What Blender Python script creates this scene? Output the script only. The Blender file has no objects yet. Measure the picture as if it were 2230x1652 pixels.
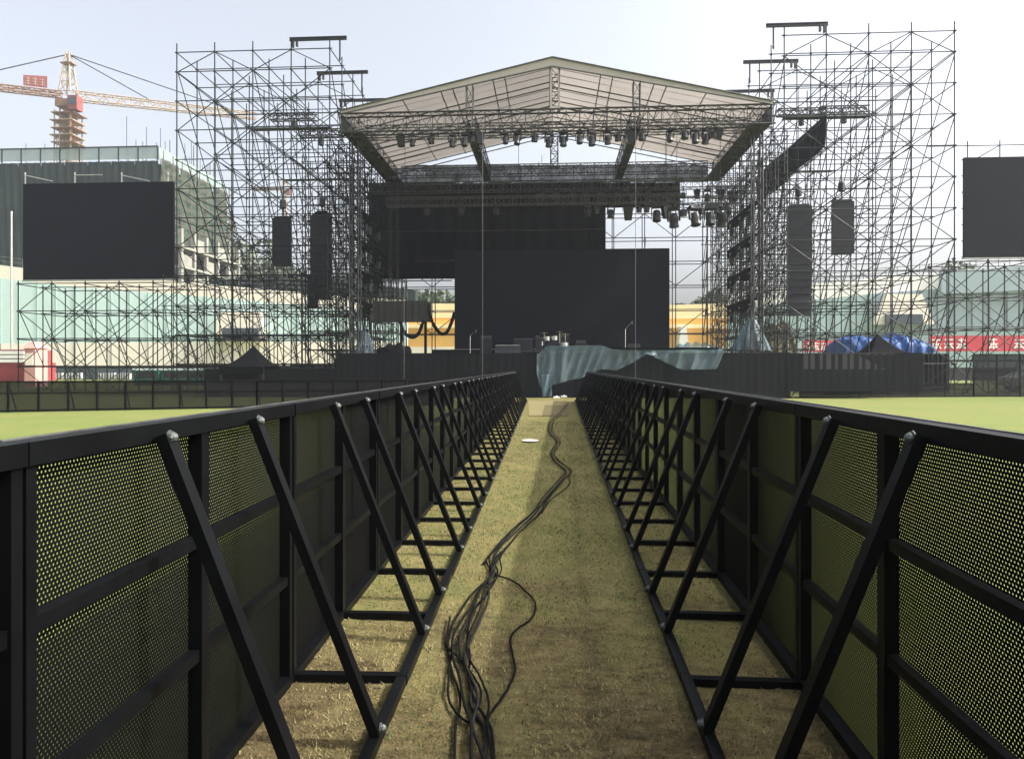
import bpy, math, random
from mathutils import Vector, Matrix, noise as _nz
R = math.radians
random.seed(7)
SC = bpy.context.scene
COL = SC.collection
# ---------------------------------------------------------------- camera
F, HZ, CX, YAW, H = 1487.0, 800.0, 1115.0, R(3.4), 1.37
HAZE = .0006
cam = bpy.data.cameras.new('camera'); co = bpy.data.objects.new('camera', cam); COL.objects.link(co)
co.location = (0, 0, H); co.rotation_euler = (R(90), 0, YAW)
cam.sensor_width = 36.0; cam.lens = 36.0*F/2230.0
cam.shift_y = -(826.0-HZ)/2230.0
cam.clip_start = 0.05; cam.clip_end = 3000.0
SC.camera = co
# ---------------------------------------------------------------- light
SUN_EL, SUN_AZ = R(42), R(96)          # azimuth measured clockwise from +Y (the stage direction)
w = bpy.data.worlds.new('World'); SC.world = w; w.use_nodes = True
nt = w.node_tree; nt.nodes.clear()
sky = nt.nodes.new('ShaderNodeTexSky'); sky.sky_type = 'NISHITA'; sky.sun_disc = False
sky.sun_elevation = SUN_EL; sky.sun_rotation = SUN_AZ
sky.air_density = 1.0; sky.dust_density = 8.0; sky.ozone_density = 1.2; sky.altitude = 0
hs = nt.nodes.new('ShaderNodeHueSaturation'); hs.inputs['Saturation'].default_value = 0.4
hs.inputs['Value'].default_value = 1.0
bg = nt.nodes.new('ShaderNodeBackground'); bg.inputs['Strength'].default_value = 0.15
wo = nt.nodes.new('ShaderNodeOutputWorld')
nt.links.new(sky.outputs[0], hs.inputs['Color']); nt.links.new(hs.outputs[0], bg.inputs['Color'])
nt.links.new(bg.outputs[0], wo.inputs['Surface'])
sun = bpy.data.lights.new('sun', 'SUN'); sun.energy = 3.0; sun.angle = R(1.2); sun.color = (1.0, .94, .84)
so = bpy.data.objects.new('sun', sun); COL.objects.link(so)
sd = Vector((math.sin(SUN_AZ)*math.cos(SUN_EL), math.cos(SUN_AZ)*math.cos(SUN_EL), math.sin(SUN_EL)))
so.rotation_euler = sd.to_track_quat('Z', 'Y').to_euler()
so.location = (30, -10, 40)
SC.view_settings.view_transform = 'Standard'; SC.view_settings.look = 'None'
SC.view_settings.gamma = 1.0; SC.view_settings.exposure = 1.3
SC.cycles.transparent_max_bounces = 24
SC.cycles.max_bounces = 6

# ---------------------------------------------------------------- mapping photo pixel -> place (at depth Y)
def at(px, py, Y):
    u = (px-CX)/F; v = (HZ-py)/F
    dx = u*math.cos(YAW)-math.sin(YAW); dy = u*math.sin(YAW)+math.cos(YAW)
    t = Y/dy
    return Vector((dx*t, Y, H+v*t))
def gr(px, py, z=0.0):
    u = (px-CX)/F; v = (py-HZ)/F
    t = (H-z)/v
    dx = u*math.cos(YAW)-math.sin(YAW); dy = u*math.sin(YAW)+math.cos(YAW)
    return Vector((dx*t, dy*t, z))

# ---------------------------------------------------------------- materials
M = {}
def new_mat(name):
    m = bpy.data.materials.new(name); m.use_nodes = True; M[name] = m
    n = m.node_tree; b = n.nodes['Principled BSDF']
    return m, n, b
def mat(name, col, rough=.6, metal=0.0, var=.15, scale=3.0, bump=0.0, bscale=40.0, spec=.5, col2=None):
    m, n, b = new_mat(name)
    tc = n.nodes.new('ShaderNodeTexCoord')
    nz = n.nodes.new('ShaderNodeTexNoise'); nz.inputs['Scale'].default_value = scale
    nz.inputs['Detail'].default_value = 5; nz.inputs['Roughness'].default_value = .6
    n.links.new(tc.outputs['Object'], nz.inputs['Vector'])
    cr = n.nodes.new('ShaderNodeValToRGB')
    cr.color_ramp.elements[0].position = .3; cr.color_ramp.elements[1].position = .7
    c2 = col2 or tuple(min(1, c*(1+var)) for c in col); c1 = tuple(c*(1-var) for c in col) if not col2 else col
    cr.color_ramp.elements[0].color = (*c1, 1); cr.color_ramp.elements[1].color = (*c2, 1)
    n.links.new(nz.outputs['Fac'], cr.inputs['Fac']); n.links.new(cr.outputs['Color'], b.inputs['Base Color'])
    b.inputs['Roughness'].default_value = rough; b.inputs['Metallic'].default_value = metal
    b.inputs['Specular IOR Level'].default_value = spec
    if bump:
        n2 = n.nodes.new('ShaderNodeTexNoise'); n2.inputs['Scale'].default_value = bscale; n2.inputs['Detail'].default_value = 4
        n.links.new(tc.outputs['Object'], n2.inputs['Vector'])
        bp = n.nodes.new('ShaderNodeBump'); bp.inputs['Strength'].default_value = bump; bp.inputs['Distance'].default_value = .02
        n.links.new(n2.outputs['Fac'], bp.inputs['Height']); n.links.new(bp.outputs['Normal'], b.inputs['Normal'])
    return m
mat('black_paint', (.0022, .0025, .003), .42, 0, .5, 4, .04, 30, .14)
mat('black_cloth', (.004, .0045, .0055), .95, 0, .25, 1.5, spec=.05)
mat('black_skirt', (.0045, .005, .0065), .9, 0, .2, 1.0, spec=.15)
mat('screen_black', (.0085, .0095, .014), .8, 0, .10, .6, spec=.08)
mat('pa_black', (.009, .010, .0145), .6, 0, .15, 2, spec=.3)
mat('tube_dark', (.009, .011, .012), .5, .1, .3, 2, spec=.22)
mat('tube_light', (.38, .38, .37), .4, .6, .2, 2)
mat('truss_grey', (.075, .078, .078), .45, .3, .2, 2)
mat('truss_dark', (.014, .015, .016), .5, .1, .2, 2)
mat('galvanised', (.09, .10, .098), .5, .5, .25, 120, .2, 200)
mat('light_body', (.008, .009, .010), .45, 0, .2, 5)
mat('lens_glass', (.05, .06, .07), .08, 0, .1, 2, spec=.9)
mat('cable_black', (.003, .003, .0035), .8, 0, .2, 6, spec=.1)
mat('cable_grey', (.008, .008, .008), .7, 0, .2, 6, spec=.15)
mat('fascia_cloth', (.36, .33, .29), .8, 0, .08, 1)
mat('edge_highlight', (.16, .16, .155), .35, .7, .5, 8)  # pale colour standing in for sky reflection on the barrier's top edge
mat('white_plastic', (.78, .78, .76), .5, 0, .06, 4)
mat('concrete', (.19, .19, .165), .85, 0, .2, .6, .3, 6)
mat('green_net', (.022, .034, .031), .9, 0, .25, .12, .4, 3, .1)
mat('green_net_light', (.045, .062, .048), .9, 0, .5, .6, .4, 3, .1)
mat('cyan_banner', (.56, .72, .70), .75, 0, .07, .05)
mat('grey_blue_panel', (.26, .34, .37), .7, 0, .1, .05)
mat('teal_grey_panel', (.30, .42, .41), .7, 0, .1, .05)
mat('cream_wall', (.80, .74, .64), .8, 0, .05, .08)
mat('white_wall', (.76, .76, .73), .8, 0, .06, .08)
mat('yellow_wall', (.78, .45, .12), .8, 0, .10, .15)
mat('pale_yellow_wall', (.80, .64, .36), .8, 0, .08, .15)
mat('window_dark', (.05, .07, .08), .3, 0, .2, .5)
mat('dark_olive_wall', (.022, .023, .019), .9, 0, .3, .4)
mat('crane_cream', (.34, .26, .18), .6, 0, .15, .5)
mat('crane_rust', (.24, .13, .07), .6, 0, .2, .5)
mat('crane_red', (.20, .05, .045), .6, 0, .15, .5)
mat('red_banner', (.55, .03, .05), .6, 0, .12, .3)
mat('red_booth', (.22, .03, .035), .6, 0, .1, .5)
mat('pink_brick', (.50, .27, .24), .8, 0, .12, 1.2, .3, 8)
mat('blue_tarp', (.03, .11, .34), .6, 0, .3, 1.5, .6, 5)
mat('green_booth', (.02, .14, .11), .6, 0, .2, .6)
mat('bark', (.09, .07, .05), .9, 0, .3, 3, .5, 10)
mat('olive_net', (.10, .095, .05), .95, 0, .55, 3.0, .8, 8, .1)
mat('car_silver', (.55, .57, .60), .3, .4, .05, 1)
mat('rubber', (.02, .02, .02), .8)
mat('brass', (.55, .42, .2), .3, .9, .1, 3)
mat('steel_bright', (.6, .6, .58), .25, .9, .1, 3)
def leaf_mat(name, a, b_):
    m, n, b = new_mat(name)
    oi = n.nodes.new('ShaderNodeTexCoord'); nz = n.nodes.new('ShaderNodeTexNoise'); nz.inputs['Scale'].default_value = .9
    nz.inputs['Detail'].default_value = 6
    n.links.new(oi.outputs['Object'], nz.inputs['Vector'])
    cr = n.nodes.new('ShaderNodeValToRGB'); cr.color_ramp.elements[0].position = .35; cr.color_ramp.elements[1].position = .65
    cr.color_ramp.elements[0].color = (*a, 1); cr.color_ramp.elements[1].color = (*b_, 1)
    n.links.new(nz.outputs['Fac'], cr.inputs['Fac']); n.links.new(cr.outputs['Color'], b.inputs['Base Color'])
    b.inputs['Roughness'].default_value = .8; b.inputs['Specular IOR Level'].default_value = .2
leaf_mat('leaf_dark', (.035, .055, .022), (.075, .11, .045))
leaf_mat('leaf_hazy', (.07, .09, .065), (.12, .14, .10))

def mix_transparent(name, base, fac, rough=.8, spec=.2, tint=(1, 1, 1), noise=None):
    m, n, b = new_mat(name)
    b.inputs['Base Color'].default_value = (*base, 1); b.inputs['Roughness'].default_value = rough
    b.inputs['Specular IOR Level'].default_value = spec
    t = n.nodes.new('ShaderNodeBsdfTransparent'); t.inputs['Color'].default_value = (*tint, 1)
    mx = n.nodes.new('ShaderNodeMixShader'); mx.inputs[0].default_value = fac
    o = n.nodes['Material Output']
    n.links.new(b.outputs[0], mx.inputs[1]); n.links.new(t.outputs[0], mx.inputs[2]); n.links.new(mx.outputs[0], o.inputs['Surface'])
    if noise:
        tc = n.nodes.new('ShaderNodeTexCoord'); nz = n.nodes.new('ShaderNodeTexNoise'); nz.inputs['Scale'].default_value = noise
        nz.inputs['Detail'].default_value = 4
        n.links.new(tc.outputs['Object'], nz.inputs['Vector'])
        mr = n.nodes.new('ShaderNodeMapRange'); mr.inputs['To Min'].default_value = max(0, fac-.1); mr.inputs['To Max'].default_value = min(1, fac+.1)
        mr.inputs['From Min'].default_value = .3; mr.inputs['From Max'].default_value = .7
        n.links.new(nz.outputs['Fac'], mr.inputs['Value']); n.links.new(mr.outputs[0], mx.inputs[0])
    return m
mix_transparent('gauze', (.008, .0085, .009), .30, .9, .1)
mix_transparent('roof_gauze', (.010, .011, .011), .13, .9, .1, noise=1.5)
mix_transparent('eave_mesh', (.07, .07, .06), .18, .9, .1, noise=2.0)
mix_transparent('plastic_film', (.14, .195, .225), .55, .3, .5, (.82, .95, 1.0), noise=.7)
mix_transparent('net_thin', (.25, .33, .31), .45, .9, .1)
mix_transparent('net_fade', (.10, .13, .10), .25, .9, .1, noise=1.2)
# perforated steel: staggered round holes in the sheet
def perf():
    m, n, b = new_mat('perforated_steel')
    b.inputs['Base Color'].default_value = (.002, .002, .0025, 1); b.inputs['Roughness'].default_value = .6
    b.inputs['Specular IOR Level'].default_value = .10
    N = n.nodes; L = n.links
    tc = N.new('ShaderNodeTexCoord'); sp = N.new('ShaderNodeSeparateXYZ'); L.new(tc.outputs['Object'], sp.inputs[0])
    def mth(op, a, b2=None, c=None):
        x = N.new('ShaderNodeMath'); x.operation = op
        for i, v in enumerate((a, b2, c)):
            if v is None: continue
            if isinstance(v, (int, float)): x.inputs[i].default_value = v
            else: L.new(v, x.inputs[i])
        return x.outputs[0]
    P = .0125
    z = mth('DIVIDE', sp.outputs['Z'], P*.87); row = mth('FLOOR', z); fz = mth('SUBTRACT', mth('FRACT', z), .5)
    odd = mth('MULTIPLY', mth('FLOORED_MODULO', row, 2.0), .5)
    y = mth('ADD', mth('DIVIDE', sp.outputs['Y'], P), odd); fy = mth('SUBTRACT', mth('FRACT', y), .5)
    d = mth('ADD', mth('MULTIPLY', fy, fy), mth('MULTIPLY', mth('MULTIPLY', fz, fz), .757))
    hole = mth('LESS_THAN', d, .258*.258)
    t = N.new('ShaderNodeBsdfTransparent'); mx = N.new('ShaderNodeMixShader')
    L.new(hole, mx.inputs[0]); L.new(b.outputs[0], mx.inputs[1]); L.new(t.outputs[0], mx.inputs[2])
    L.new(mx.outputs[0], N['Material Output'].inputs['Surface'])
perf()
# roof membrane: lets some light through
m, n, b = new_mat('membrane')
N = n.nodes; L = n.links
tc = N.new('ShaderNodeTexCoord'); nz = N.new('ShaderNodeTexNoise'); nz.inputs['Scale'].default_value = .5; nz.inputs['Detail'].default_value = 5
L.new(tc.outputs['Object'], nz.inputs['Vector'])
cr = N.new('ShaderNodeValToRGB'); cr.color_ramp.elements[0].color = (.20, .185, .17, 1); cr.color_ramp.elements[1].color = (.275, .25, .23, 1)
L.new(nz.outputs['Fac'], cr.inputs['Fac'])
b.inputs['Roughness'].default_value = .6
tr = N.new('ShaderNodeBsdfTranslucent'); mx = N.new('ShaderNodeMixShader'); mx.inputs[0].default_value = .55
L.new(cr.outputs[0], b.inputs['Base Color']); L.new(cr.outputs[0], tr.inputs['Color'])
L.new(b.outputs[0], mx.inputs[1]); L.new(tr.outputs[0], mx.inputs[2]); L.new(mx.outputs[0], N['Material Output'].inputs['Surface'])

# ground: green field outside, worn olive turf and bare soil inside the lane
def ground_mat(name, stops, patch, sc1, sc2, bump, stretch=(1, 1, 1)):
    m, n, b = new_mat(name); N = n.nodes; L = n.links
    tc = N.new('ShaderNodeTexCoord'); mp = N.new('ShaderNodeMapping'); mp.inputs['Scale'].default_value = stretch
    L.new(tc.outputs['Object'], mp.inputs[0])
    n1 = N.new('ShaderNodeTexNoise'); n1.inputs['Scale'].default_value = sc1; n1.inputs['Detail'].default_value = 8; n1.inputs['Roughness'].default_value = .65
    n2 = N.new('ShaderNodeTexNoise'); n2.inputs['Scale'].default_value = sc2; n2.inputs['Detail'].default_value = 6; n2.inputs['Roughness'].default_value = .7
    L.new(mp.outputs[0], n1.inputs['Vector']); L.new(mp.outputs[0], n2.inputs['Vector'])
    c1 = N.new('ShaderNodeValToRGB'); c1.color_ramp.elements[0].position = .36; c1.color_ramp.elements[1].position = .64
    c1.color_ramp.elements[0].color = (*stops[0], 1); c1.color_ramp.elements[1].color = (*stops[1], 1)
    L.new(n1.outputs['Fac'], c1.inputs['Fac'])
    c2 = N.new('ShaderNodeValToRGB'); c2.color_ramp.elements[0].position = .40; c2.color_ramp.elements[1].position = .66
    c2.color_ramp.elements[0].color = (0, 0, 0, 1); c2.color_ramp.elements[1].color = (1, 1, 1, 1)
    L.new(n2.outputs['Fac'], c2.inputs['Fac'])
    mx = N.new('ShaderNodeMix'); mx.data_type = 'RGBA'
    L.new(c2.outputs[0], mx.inputs[0]); L.new(c1.outputs[0], mx.inputs[6]); mx.inputs[7].default_value = (*patch, 1)
    L.new(mx.outputs[2], b.inputs['Base Color'])
    b.inputs['Roughness'].default_value = .95; b.inputs['Specular IOR Level'].default_value = .1
    n3 = N.new('ShaderNodeTexNoise'); n3.inputs['Scale'].default_value = 38; n3.inputs['Detail'].default_value = 8; n3.inputs['Roughness'].default_value = .7
    L.new(tc.outputs['Object'], n3.inputs['Vector'])
    bp = N.new('ShaderNodeBump'); bp.inputs['Strength'].default_value = bump; bp.inputs['Distance'].default_value = .03
    L.new(n3.outputs['Fac'], bp.inputs['Height']); L.new(bp.outputs[0], b.inputs['Normal'])
def lane_soil():
    n = M['lane_turf'].node_tree; N = n.nodes; L = n.links; b = N['Principled BSDF']
    old = b.inputs['Base Color'].links[0].from_socket
    tc = N.new('ShaderNodeTexCoord'); sp = N.new('ShaderNodeSeparateXYZ'); L.new(tc.outputs['Object'], sp.inputs[0])
    nz = N.new('ShaderNodeTexNoise'); nz.inputs['Scale'].default_value = 1.1; nz.inputs['Detail'].default_value = 10; nz.inputs['Roughness'].default_value = .72
    L.new(tc.outputs['Object'], nz.inputs['Vector'])
    a = N.new('ShaderNodeMath'); a.operation = 'MULTIPLY_ADD'; a.inputs[1].default_value = -.085; a.inputs[2].default_value = .37
    L.new(sp.outputs['Y'], a.inputs[0])
    c = N.new('ShaderNodeMath'); c.operation = 'ADD'; L.new(a.outputs[0], c.inputs[0]); L.new(nz.outputs['Fac'], c.inputs[1])
    r = N.new('ShaderNodeMapRange'); r.inputs['From Min'].default_value = .47; r.inputs['From Max'].default_value = .66
    L.new(c.outputs[0], r.inputs['Value'])
    n2 = N.new('ShaderNodeTexNoise'); n2.inputs['Scale'].default_value = 9; n2.inputs['Detail'].default_value = 10; n2.inputs['Roughness'].default_value = .75
    mp2 = N.new('ShaderNodeMapping'); mp2.inputs['Scale'].default_value = (.7,1.5,1); L.new(tc.outputs['Object'], mp2.inputs[0]); L.new(mp2.outputs[0], n2.inputs['Vector'])
    cr = N.new('ShaderNodeValToRGB'); cr.color_ramp.elements[0].position = .33; cr.color_ramp.elements[1].position = .68
    cr.color_ramp.elements[0].color = (.045, .032, .017, 1); cr.color_ramp.elements[1].color = (.20, .156, .076, 1)
    e = cr.color_ramp.elements.new(.48); e.color = (.112, .088, .042, 1)
    L.new(n2.outputs['Fac'], cr.inputs['Fac'])
    m = N.new('ShaderNodeMix'); m.data_type = 'RGBA'; L.new(r.outputs[0], m.inputs[0]); L.new(old, m.inputs[6]); L.new(cr.outputs[0], m.inputs[7])
    L.new(m.outputs[2], b.inputs['Base Color'])
    bp = [x for x in N if x.type == 'BUMP'][0]; q = N.new('ShaderNodeMath'); q.operation = 'MULTIPLY_ADD'; q.inputs[1].default_value = .8; q.inputs[2].default_value = .25
    L.new(r.outputs[0], q.inputs[0]); L.new(q.outputs[0], bp.inputs['Strength'])
ground_mat('field_grass', ((.098, .142, .036), (.140, .162, .050)), (.155, .158, .054), .12, .35, .3)
ground_mat('lane_turf', ((.115, .104, .038), (.175, .146, .060)), (.094, .100, .034), 1.3, 5, .5, (1, .55, 1))
lane_soil()
ground_mat('bare_soil', ((.05, .036, .019), (.11, .080, .042)), (.045, .046, .018), 2.2, 14, 1.0)
ground_mat('mat_tan', ((.165, .14, .07), (.19, .16, .085)), (.17, .15, .075), .6, 2, .1)
ground_mat('mat_olive', ((.10, .085, .045), (.125, .10, .055)), (.11, .095, .05), .6, 2, .1)

# ---------------------------------------------------------------- mesh builder
class MB:
    def __init__(s): s.v = []; s.f = []; s.sm = False
    def poly(s, pts):
        i = len(s.v); s.v += [Vector(p) for p in pts]; s.f.append(tuple(range(i, i+len(pts)))); return s
    def hexa(s, p):    # 8 points: bottom 4 ccw, top 4 ccw
        i = len(s.v); s.v += [Vector(q) for q in p]
        for f in ((3,2,1,0),(4,5,6,7),(0,1,5,4),(1,2,6,5),(2,3,7,6),(3,0,4,7)): s.f.append(tuple(i+k for k in f))
        return s
    def box(s, a, b):
        x0,x1 = sorted((a[0],b[0])); y0,y1 = sorted((a[1],b[1])); z0,z1 = sorted((a[2],b[2]))
        return s.hexa([(x0,y0,z0),(x1,y0,z0),(x1,y1,z0),(x0,y1,z0),(x0,y0,z1),(x1,y0,z1),(x1,y1,z1),(x0,y1,z1)])
    def bar(s, a, b, w, h=None, up=(0,0,1)):
        a = Vector(a); b = Vector(b); h = h or w; d = (b-a).normalized(); u = Vector(up)
        if abs(d.dot(u)) > .98: u = Vector((0,1,0))
        r = d.cross(u).normalized(); u2 = r.cross(d).normalized()
        r = r*w/2; u2 = u2*h/2
        return s.hexa([a-r-u2, a+r-u2, b+r-u2, b-r-u2, a-r+u2, a+r+u2, b+r+u2, b-r+u2])
    def tube(s, a, b, r, n=5, r2=None, cap=True):
        a = Vector(a); b = Vector(b); r2 = r if r2 is None else r2
        d = (b-a).normalized(); u = Vector((0,0,1)) if abs(d.z) < .9 else Vector((1,0,0))
        p = d.cross(u).normalized(); q = p.cross(d)
        i = len(s.v)
        for c, rr in ((a,r),(b,r2)):
            for k in range(n):
                t = 2*math.pi*k/n; s.v.append(c+(p*math.cos(t)+q*math.sin(t))*rr)
        for k in range(n): s.f.append((i+k, i+(k+1)%n, i+n+(k+1)%n, i+n+k))
        if cap: s.f.append(tuple(i+k for k in reversed(range(n)))); s.f.append(tuple(i+n+k for k in range(n)))
        return s
    def path(s, pts, r, n=6):
        pts = [Vector(p) for p in pts]; i0 = len(s.v); m_ = len(pts)
        for j, c in enumerate(pts):
            d = (pts[min(j+1,m_-1)]-pts[max(j-1,0)]).normalized(); u = Vector((0,0,1)) if abs(d.z) < .9 else Vector((0,1,0))
            p = d.cross(u).normalized(); q = p.cross(d)
            for k in range(n):
                t = 2*math.pi*k/n; s.v.append(c+(p*math.cos(t)+q*math.sin(t))*r)
        for j in range(m_-1):
            for k in range(n): s.f.append((i0+j*n+k, i0+j*n+(k+1)%n, i0+(j+1)*n+(k+1)%n, i0+(j+1)*n+k))
        s.f.append(tuple(i0+k for k in reversed(range(n)))); s.f.append(tuple(i0+(m_-1)*n+k for k in range(n)))
        s.sm = True
        return s
    def lathe(s, c, prof, n=12, axis='Z'):
        i0 = len(s.v); c = Vector(c)
        for r, h in prof:
            for k in range(n):
                t = 2*math.pi*k/n; x, y = r*math.cos(t), r*math.sin(t)
                s.v.append(c+{'Z': Vector((x,y,h)), 'X': Vector((h,x,y)), 'Y': Vector((x,h,y))}[axis])
        for j in range(len(prof)-1):
            for k in range(n): s.f.append((i0+j*n+k, i0+j*n+(k+1)%n, i0+(j+1)*n+(k+1)%n, i0+(j+1)*n+k))
        s.f.append(tuple(i0+k for k in range(n))); s.f.append(tuple(i0+(len(prof)-1)*n+k for k in range(n)))
        return s
    def grid(s, fn, nu, nv):
        i0 = len(s.v)
        for a in range(nu+1):
            for c in range(nv+1): s.v.append(Vector(fn(a/nu, c/nv)))
        for a in range(nu):
            for c in range(nv):
                k = i0+a*(nv+1)+c; s.f.append((k, k+1, k+nv+2, k+nv+1))
        s.sm = True
        return s
    def build(s, name, material, parent=None, org=None, recalc=True):
        if parent is not None: org = Vector(parent['_o'])
        org = Vector(org if org is not None else (0,0,0))
        me = bpy.data.meshes.new(name)
        me.from_pydata([tuple(v-org) for v in s.v], [], s.f); me.update()
        me.materials.append(M[material])
        if s.sm:
            for p in me.polygons: p.use_smooth = True
        o = bpy.data.objects.new(name, me); COL.objects.link(o)
        if parent is not None: o.parent = parent
        else: o.location = org
        o['_o'] = tuple(org)
        return o
def tag(o, label=None, cat=None, group=None, kind=None):
    if label: o['label'] = label
    if cat: o['category'] = cat
    if group: o['group'] = group
    if kind: o['kind'] = kind
    return o
def thing(name, label, cat, org=(0,0,0), group=None):
    o = bpy.data.objects.new(name, None); COL.objects.link(o); o.location = org; o.empty_display_size = .2
    o['_o'] = tuple(org); return tag(o, label, cat, group)
def copy_tree(o, parent=None):
    c = o.copy(); COL.objects.link(c)
    if parent is not None: c.parent = parent
    for ch in list(o.children): copy_tree(ch, c)
    return c
ORD = ['zeroth','first','second','third','fourth','fifth','sixth','seventh','eighth','ninth','tenth','eleventh','twelfth','thirteenth','fourteenth','fifteenth','sixteenth','seventeenth','eighteenth','nineteenth','twentieth','twenty-first','twenty-second','twenty-third','twenty-fourth']

# ================================================================ GROUND
def sheet(name, pts, z, material, sub=None):
    mb = MB(); mb.poly([(x, y, z) for x, y in pts]); o = mb.build(name, material); tag(o, kind='structure'); return o
sheet('ground', [(-900,-60),(900,-60),(900,1500),(-900,1500)], -.004, 'field_grass')
def lane_z(x, y):
    f = max(0, 1-y/11)
    return max(.002, .008+.010*math.sin(x*3.1+y*1.7)*math.sin(y*2.3)*f+f*(.012*_nz.noise(Vector((x*5,y*5,0)))+.009*_nz.noise(Vector((x*17,y*17,3)))+.005*_nz.noise(Vector((x*45,y*45,7)))))
lane = MB()
NY, NX = 420, 64

def lane_pt(u, v):
    y = -1+ (32.0+1)*(u**1.8); half_l = 1.11+.0155*y; half_r = 1.04+.0137*y
    x = -half_l+(half_l+half_r)*v
    return (x, y, lane_z(x, y))
lane.grid(lane_pt, NY, NX); lo = lane.build('lane_ground', 'lane_turf'); tag(lo, kind='structure')
# floor sheets laid at the stage end of the lane
def quad_px(name, px, z, material):
    o = MB().poly([gr(a, b_, z) for a, b_ in px]).build(name, material); tag(o, kind='structure')
quad_px('floor_mat', [(1152,905),(1233,905),(1247,872),(1150,872)], .022, 'mat_tan')
quad_px('floor_mat', [(1180,905),(1236,905),(1243,882),(1187,882)], .027, 'mat_olive')
# clods and dead grass blades in the foreground
random.seed(11)
g1 = MB(); g2 = MB(); g3 = MB()
for k in range(120000):
    y = 1.5+ (random.random()**2.3)*16
    x = random.uniform(-1.09-.0155*y, 1.02+.0137*y)
    pn = math.sin(x*4.1+1.3*y)+math.sin(y*2.7-x*3.3)+random.uniform(-.8,.8)
    z = lane_z(x, y)
    L_ = random.uniform(.007, .021)*(1+.25*(y > 4)); a = random.uniform(0, 6.283); c_, s_ = math.cos(a), math.sin(a); wd = random.uniform(.0012,.0022)*(1+y*.12)
    tip = (x+c_*L_*random.uniform(.3,1.3), y+s_*L_*random.uniform(.3,1.3), z+L_*random.uniform(.25,1))
    (g1 if pn > .5 else (g2 if pn > -1.0 else g3)).poly([(x-s_*wd, y+c_*wd, z-.002), (x+s_*wd, y-c_*wd, z-.002), tip])
mat('blade_green', (.075,.088,.026), .9, 0, .35, 9); mat('blade_straw', (.20,.172,.078), .9, 0, .3, 9); mat('blade_brown', (.075,.055,.028), .9, 0, .3, 9)
for g, mm in ((g1,'blade_green'),(g2,'blade_straw'),(g3,'blade_brown')):
    tag(g.build('short_grass' if mm != 'blade_brown' else 'dead_grass', mm), 'short trodden turf in the lane between the barriers', 'grass', kind='stuff')
mat('soil_clod', (.12,.092,.046), .95, 0, .4, 14)
cl = MB()
for k in range(1500):
    y = 1.6+(random.random()**1.5)*4.2; x = random.uniform(-1.08,1.02); r = random.uniform(.002,.0075); z = lane_z(x,y)+.004
    p = [Vector((x,y,z))+Vector((random.uniform(-1,1),random.uniform(-1,1),random.uniform(-.3,.3)))*r*.4+d*r for d in (Vector((1,0,0)),Vector((0,1,0)),Vector((-1,0,0)),Vector((0,-1,0)),Vector((0,0,.8)))]
    for a_, b_ in ((0,1),(1,2),(2,3),(3,0)): cl.poly([p[a_],p[b_],p[4]])
tag(cl.build('soil_crumbs','soil_clod'), 'crumbs of dry soil scattered over the trodden turf', 'soil', kind='stuff')

# ================================================================ CROWD BARRIER
PITCH = 1.53
def make_barrier():
    root = thing('crowd_barrier', '', 'barrier', (0,0,0), None)
    MB().box((-.03,-.763,1.165),(.03,.763,1.215)).build('top_rail','black_paint',root)
    MB().box((-.041,-.762,1.196),(-.0301,.762,1.2185)).build('highlight_strip','edge_highlight',root)  # outer lip, made paler to paint in the bright reflection along the rail
    for y, pw in ((-.745,.015), (0,.024), (.745,.015)):
        MB().box((-.024,y-pw,.05),(.02,y+pw,1.167)).build('post','black_paint',root)
    for z in (.82,.46):
        MB().box((-.02,-.7295,z-.018),(.012,-.024,z+.018)).box((-.02,.024,z-.018),(.012,.7295,z+.018)).build('mid_rail','black_paint',root)
    MB().box((-.03,-.763,.012),(.025,.763,.052)).build('bottom_rail','black_paint',root)
    MB().poly([(-.0265,-.75,.05),(-.0265,.75,.05),(-.0265,.75,1.166),(-.0265,-.75,1.166)]).poly([(-.0249,-.75,.05),(-.0249,.75,.05),(-.0249,.75,1.166),(-.0249,-.75,1.166)]).build('perforated_sheet','perforated_steel',root)
    MB().box((.472,-.763,.012),(.514,.763,.05)).build('base_rail','black_paint',root)
    for y in (-.738, 0.0):
        MB().box((.022,y-.02,.014),(.472,y+.02,.046)).build('floor_tie','black_paint',root)
    for y in (-.295,.295):
        b = MB().bar((.052,y,1.185),(.50,y,.05),.046,.034,up=(1,0,0)).build('brace','black_paint',root)
        for (x,z,r) in ((.066,1.178,.015),(.512,.075,.014)):
            q = MB().lathe((x,y,z),[(r*1.35,0),(r*1.35,.004),(r,.004),(r,.012),(r*.7,.02),(r*.2,.024)],8,'X'); q.build('bolt','galvanised',b)
    return root
bar0 = make_barrier()
used = False
def place_barrier(side, k):
    global used
    Y = 2.12+PITCH*k; jt = random.uniform(-.004,.004)
    o = bar0 if not used else copy_tree(bar0)
    used = True
    if side < 0: a, x = .0155, -(1.094+.0155*Y); o.location = (x, Y, 0); o.rotation_euler = (0,0,math.atan(a)+jt)
    else: a, x = .0137, (1.025+.0137*Y); Y += .10; o.location = (x, Y, 0); o.rotation_euler = (0,0,math.pi-math.atan(a)+jt)
    row = 'left' if side < 0 else 'right'
    n_ = k+2
    tag(o, f'black perforated steel crowd barrier section, {ORD[n_]} from the camera in the {row} row', 'barrier', f'crowd barrier sections of the {row} row')
for side in (-1, 1):
    for k in range(-1, 17): place_barrier(side, k)

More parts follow.
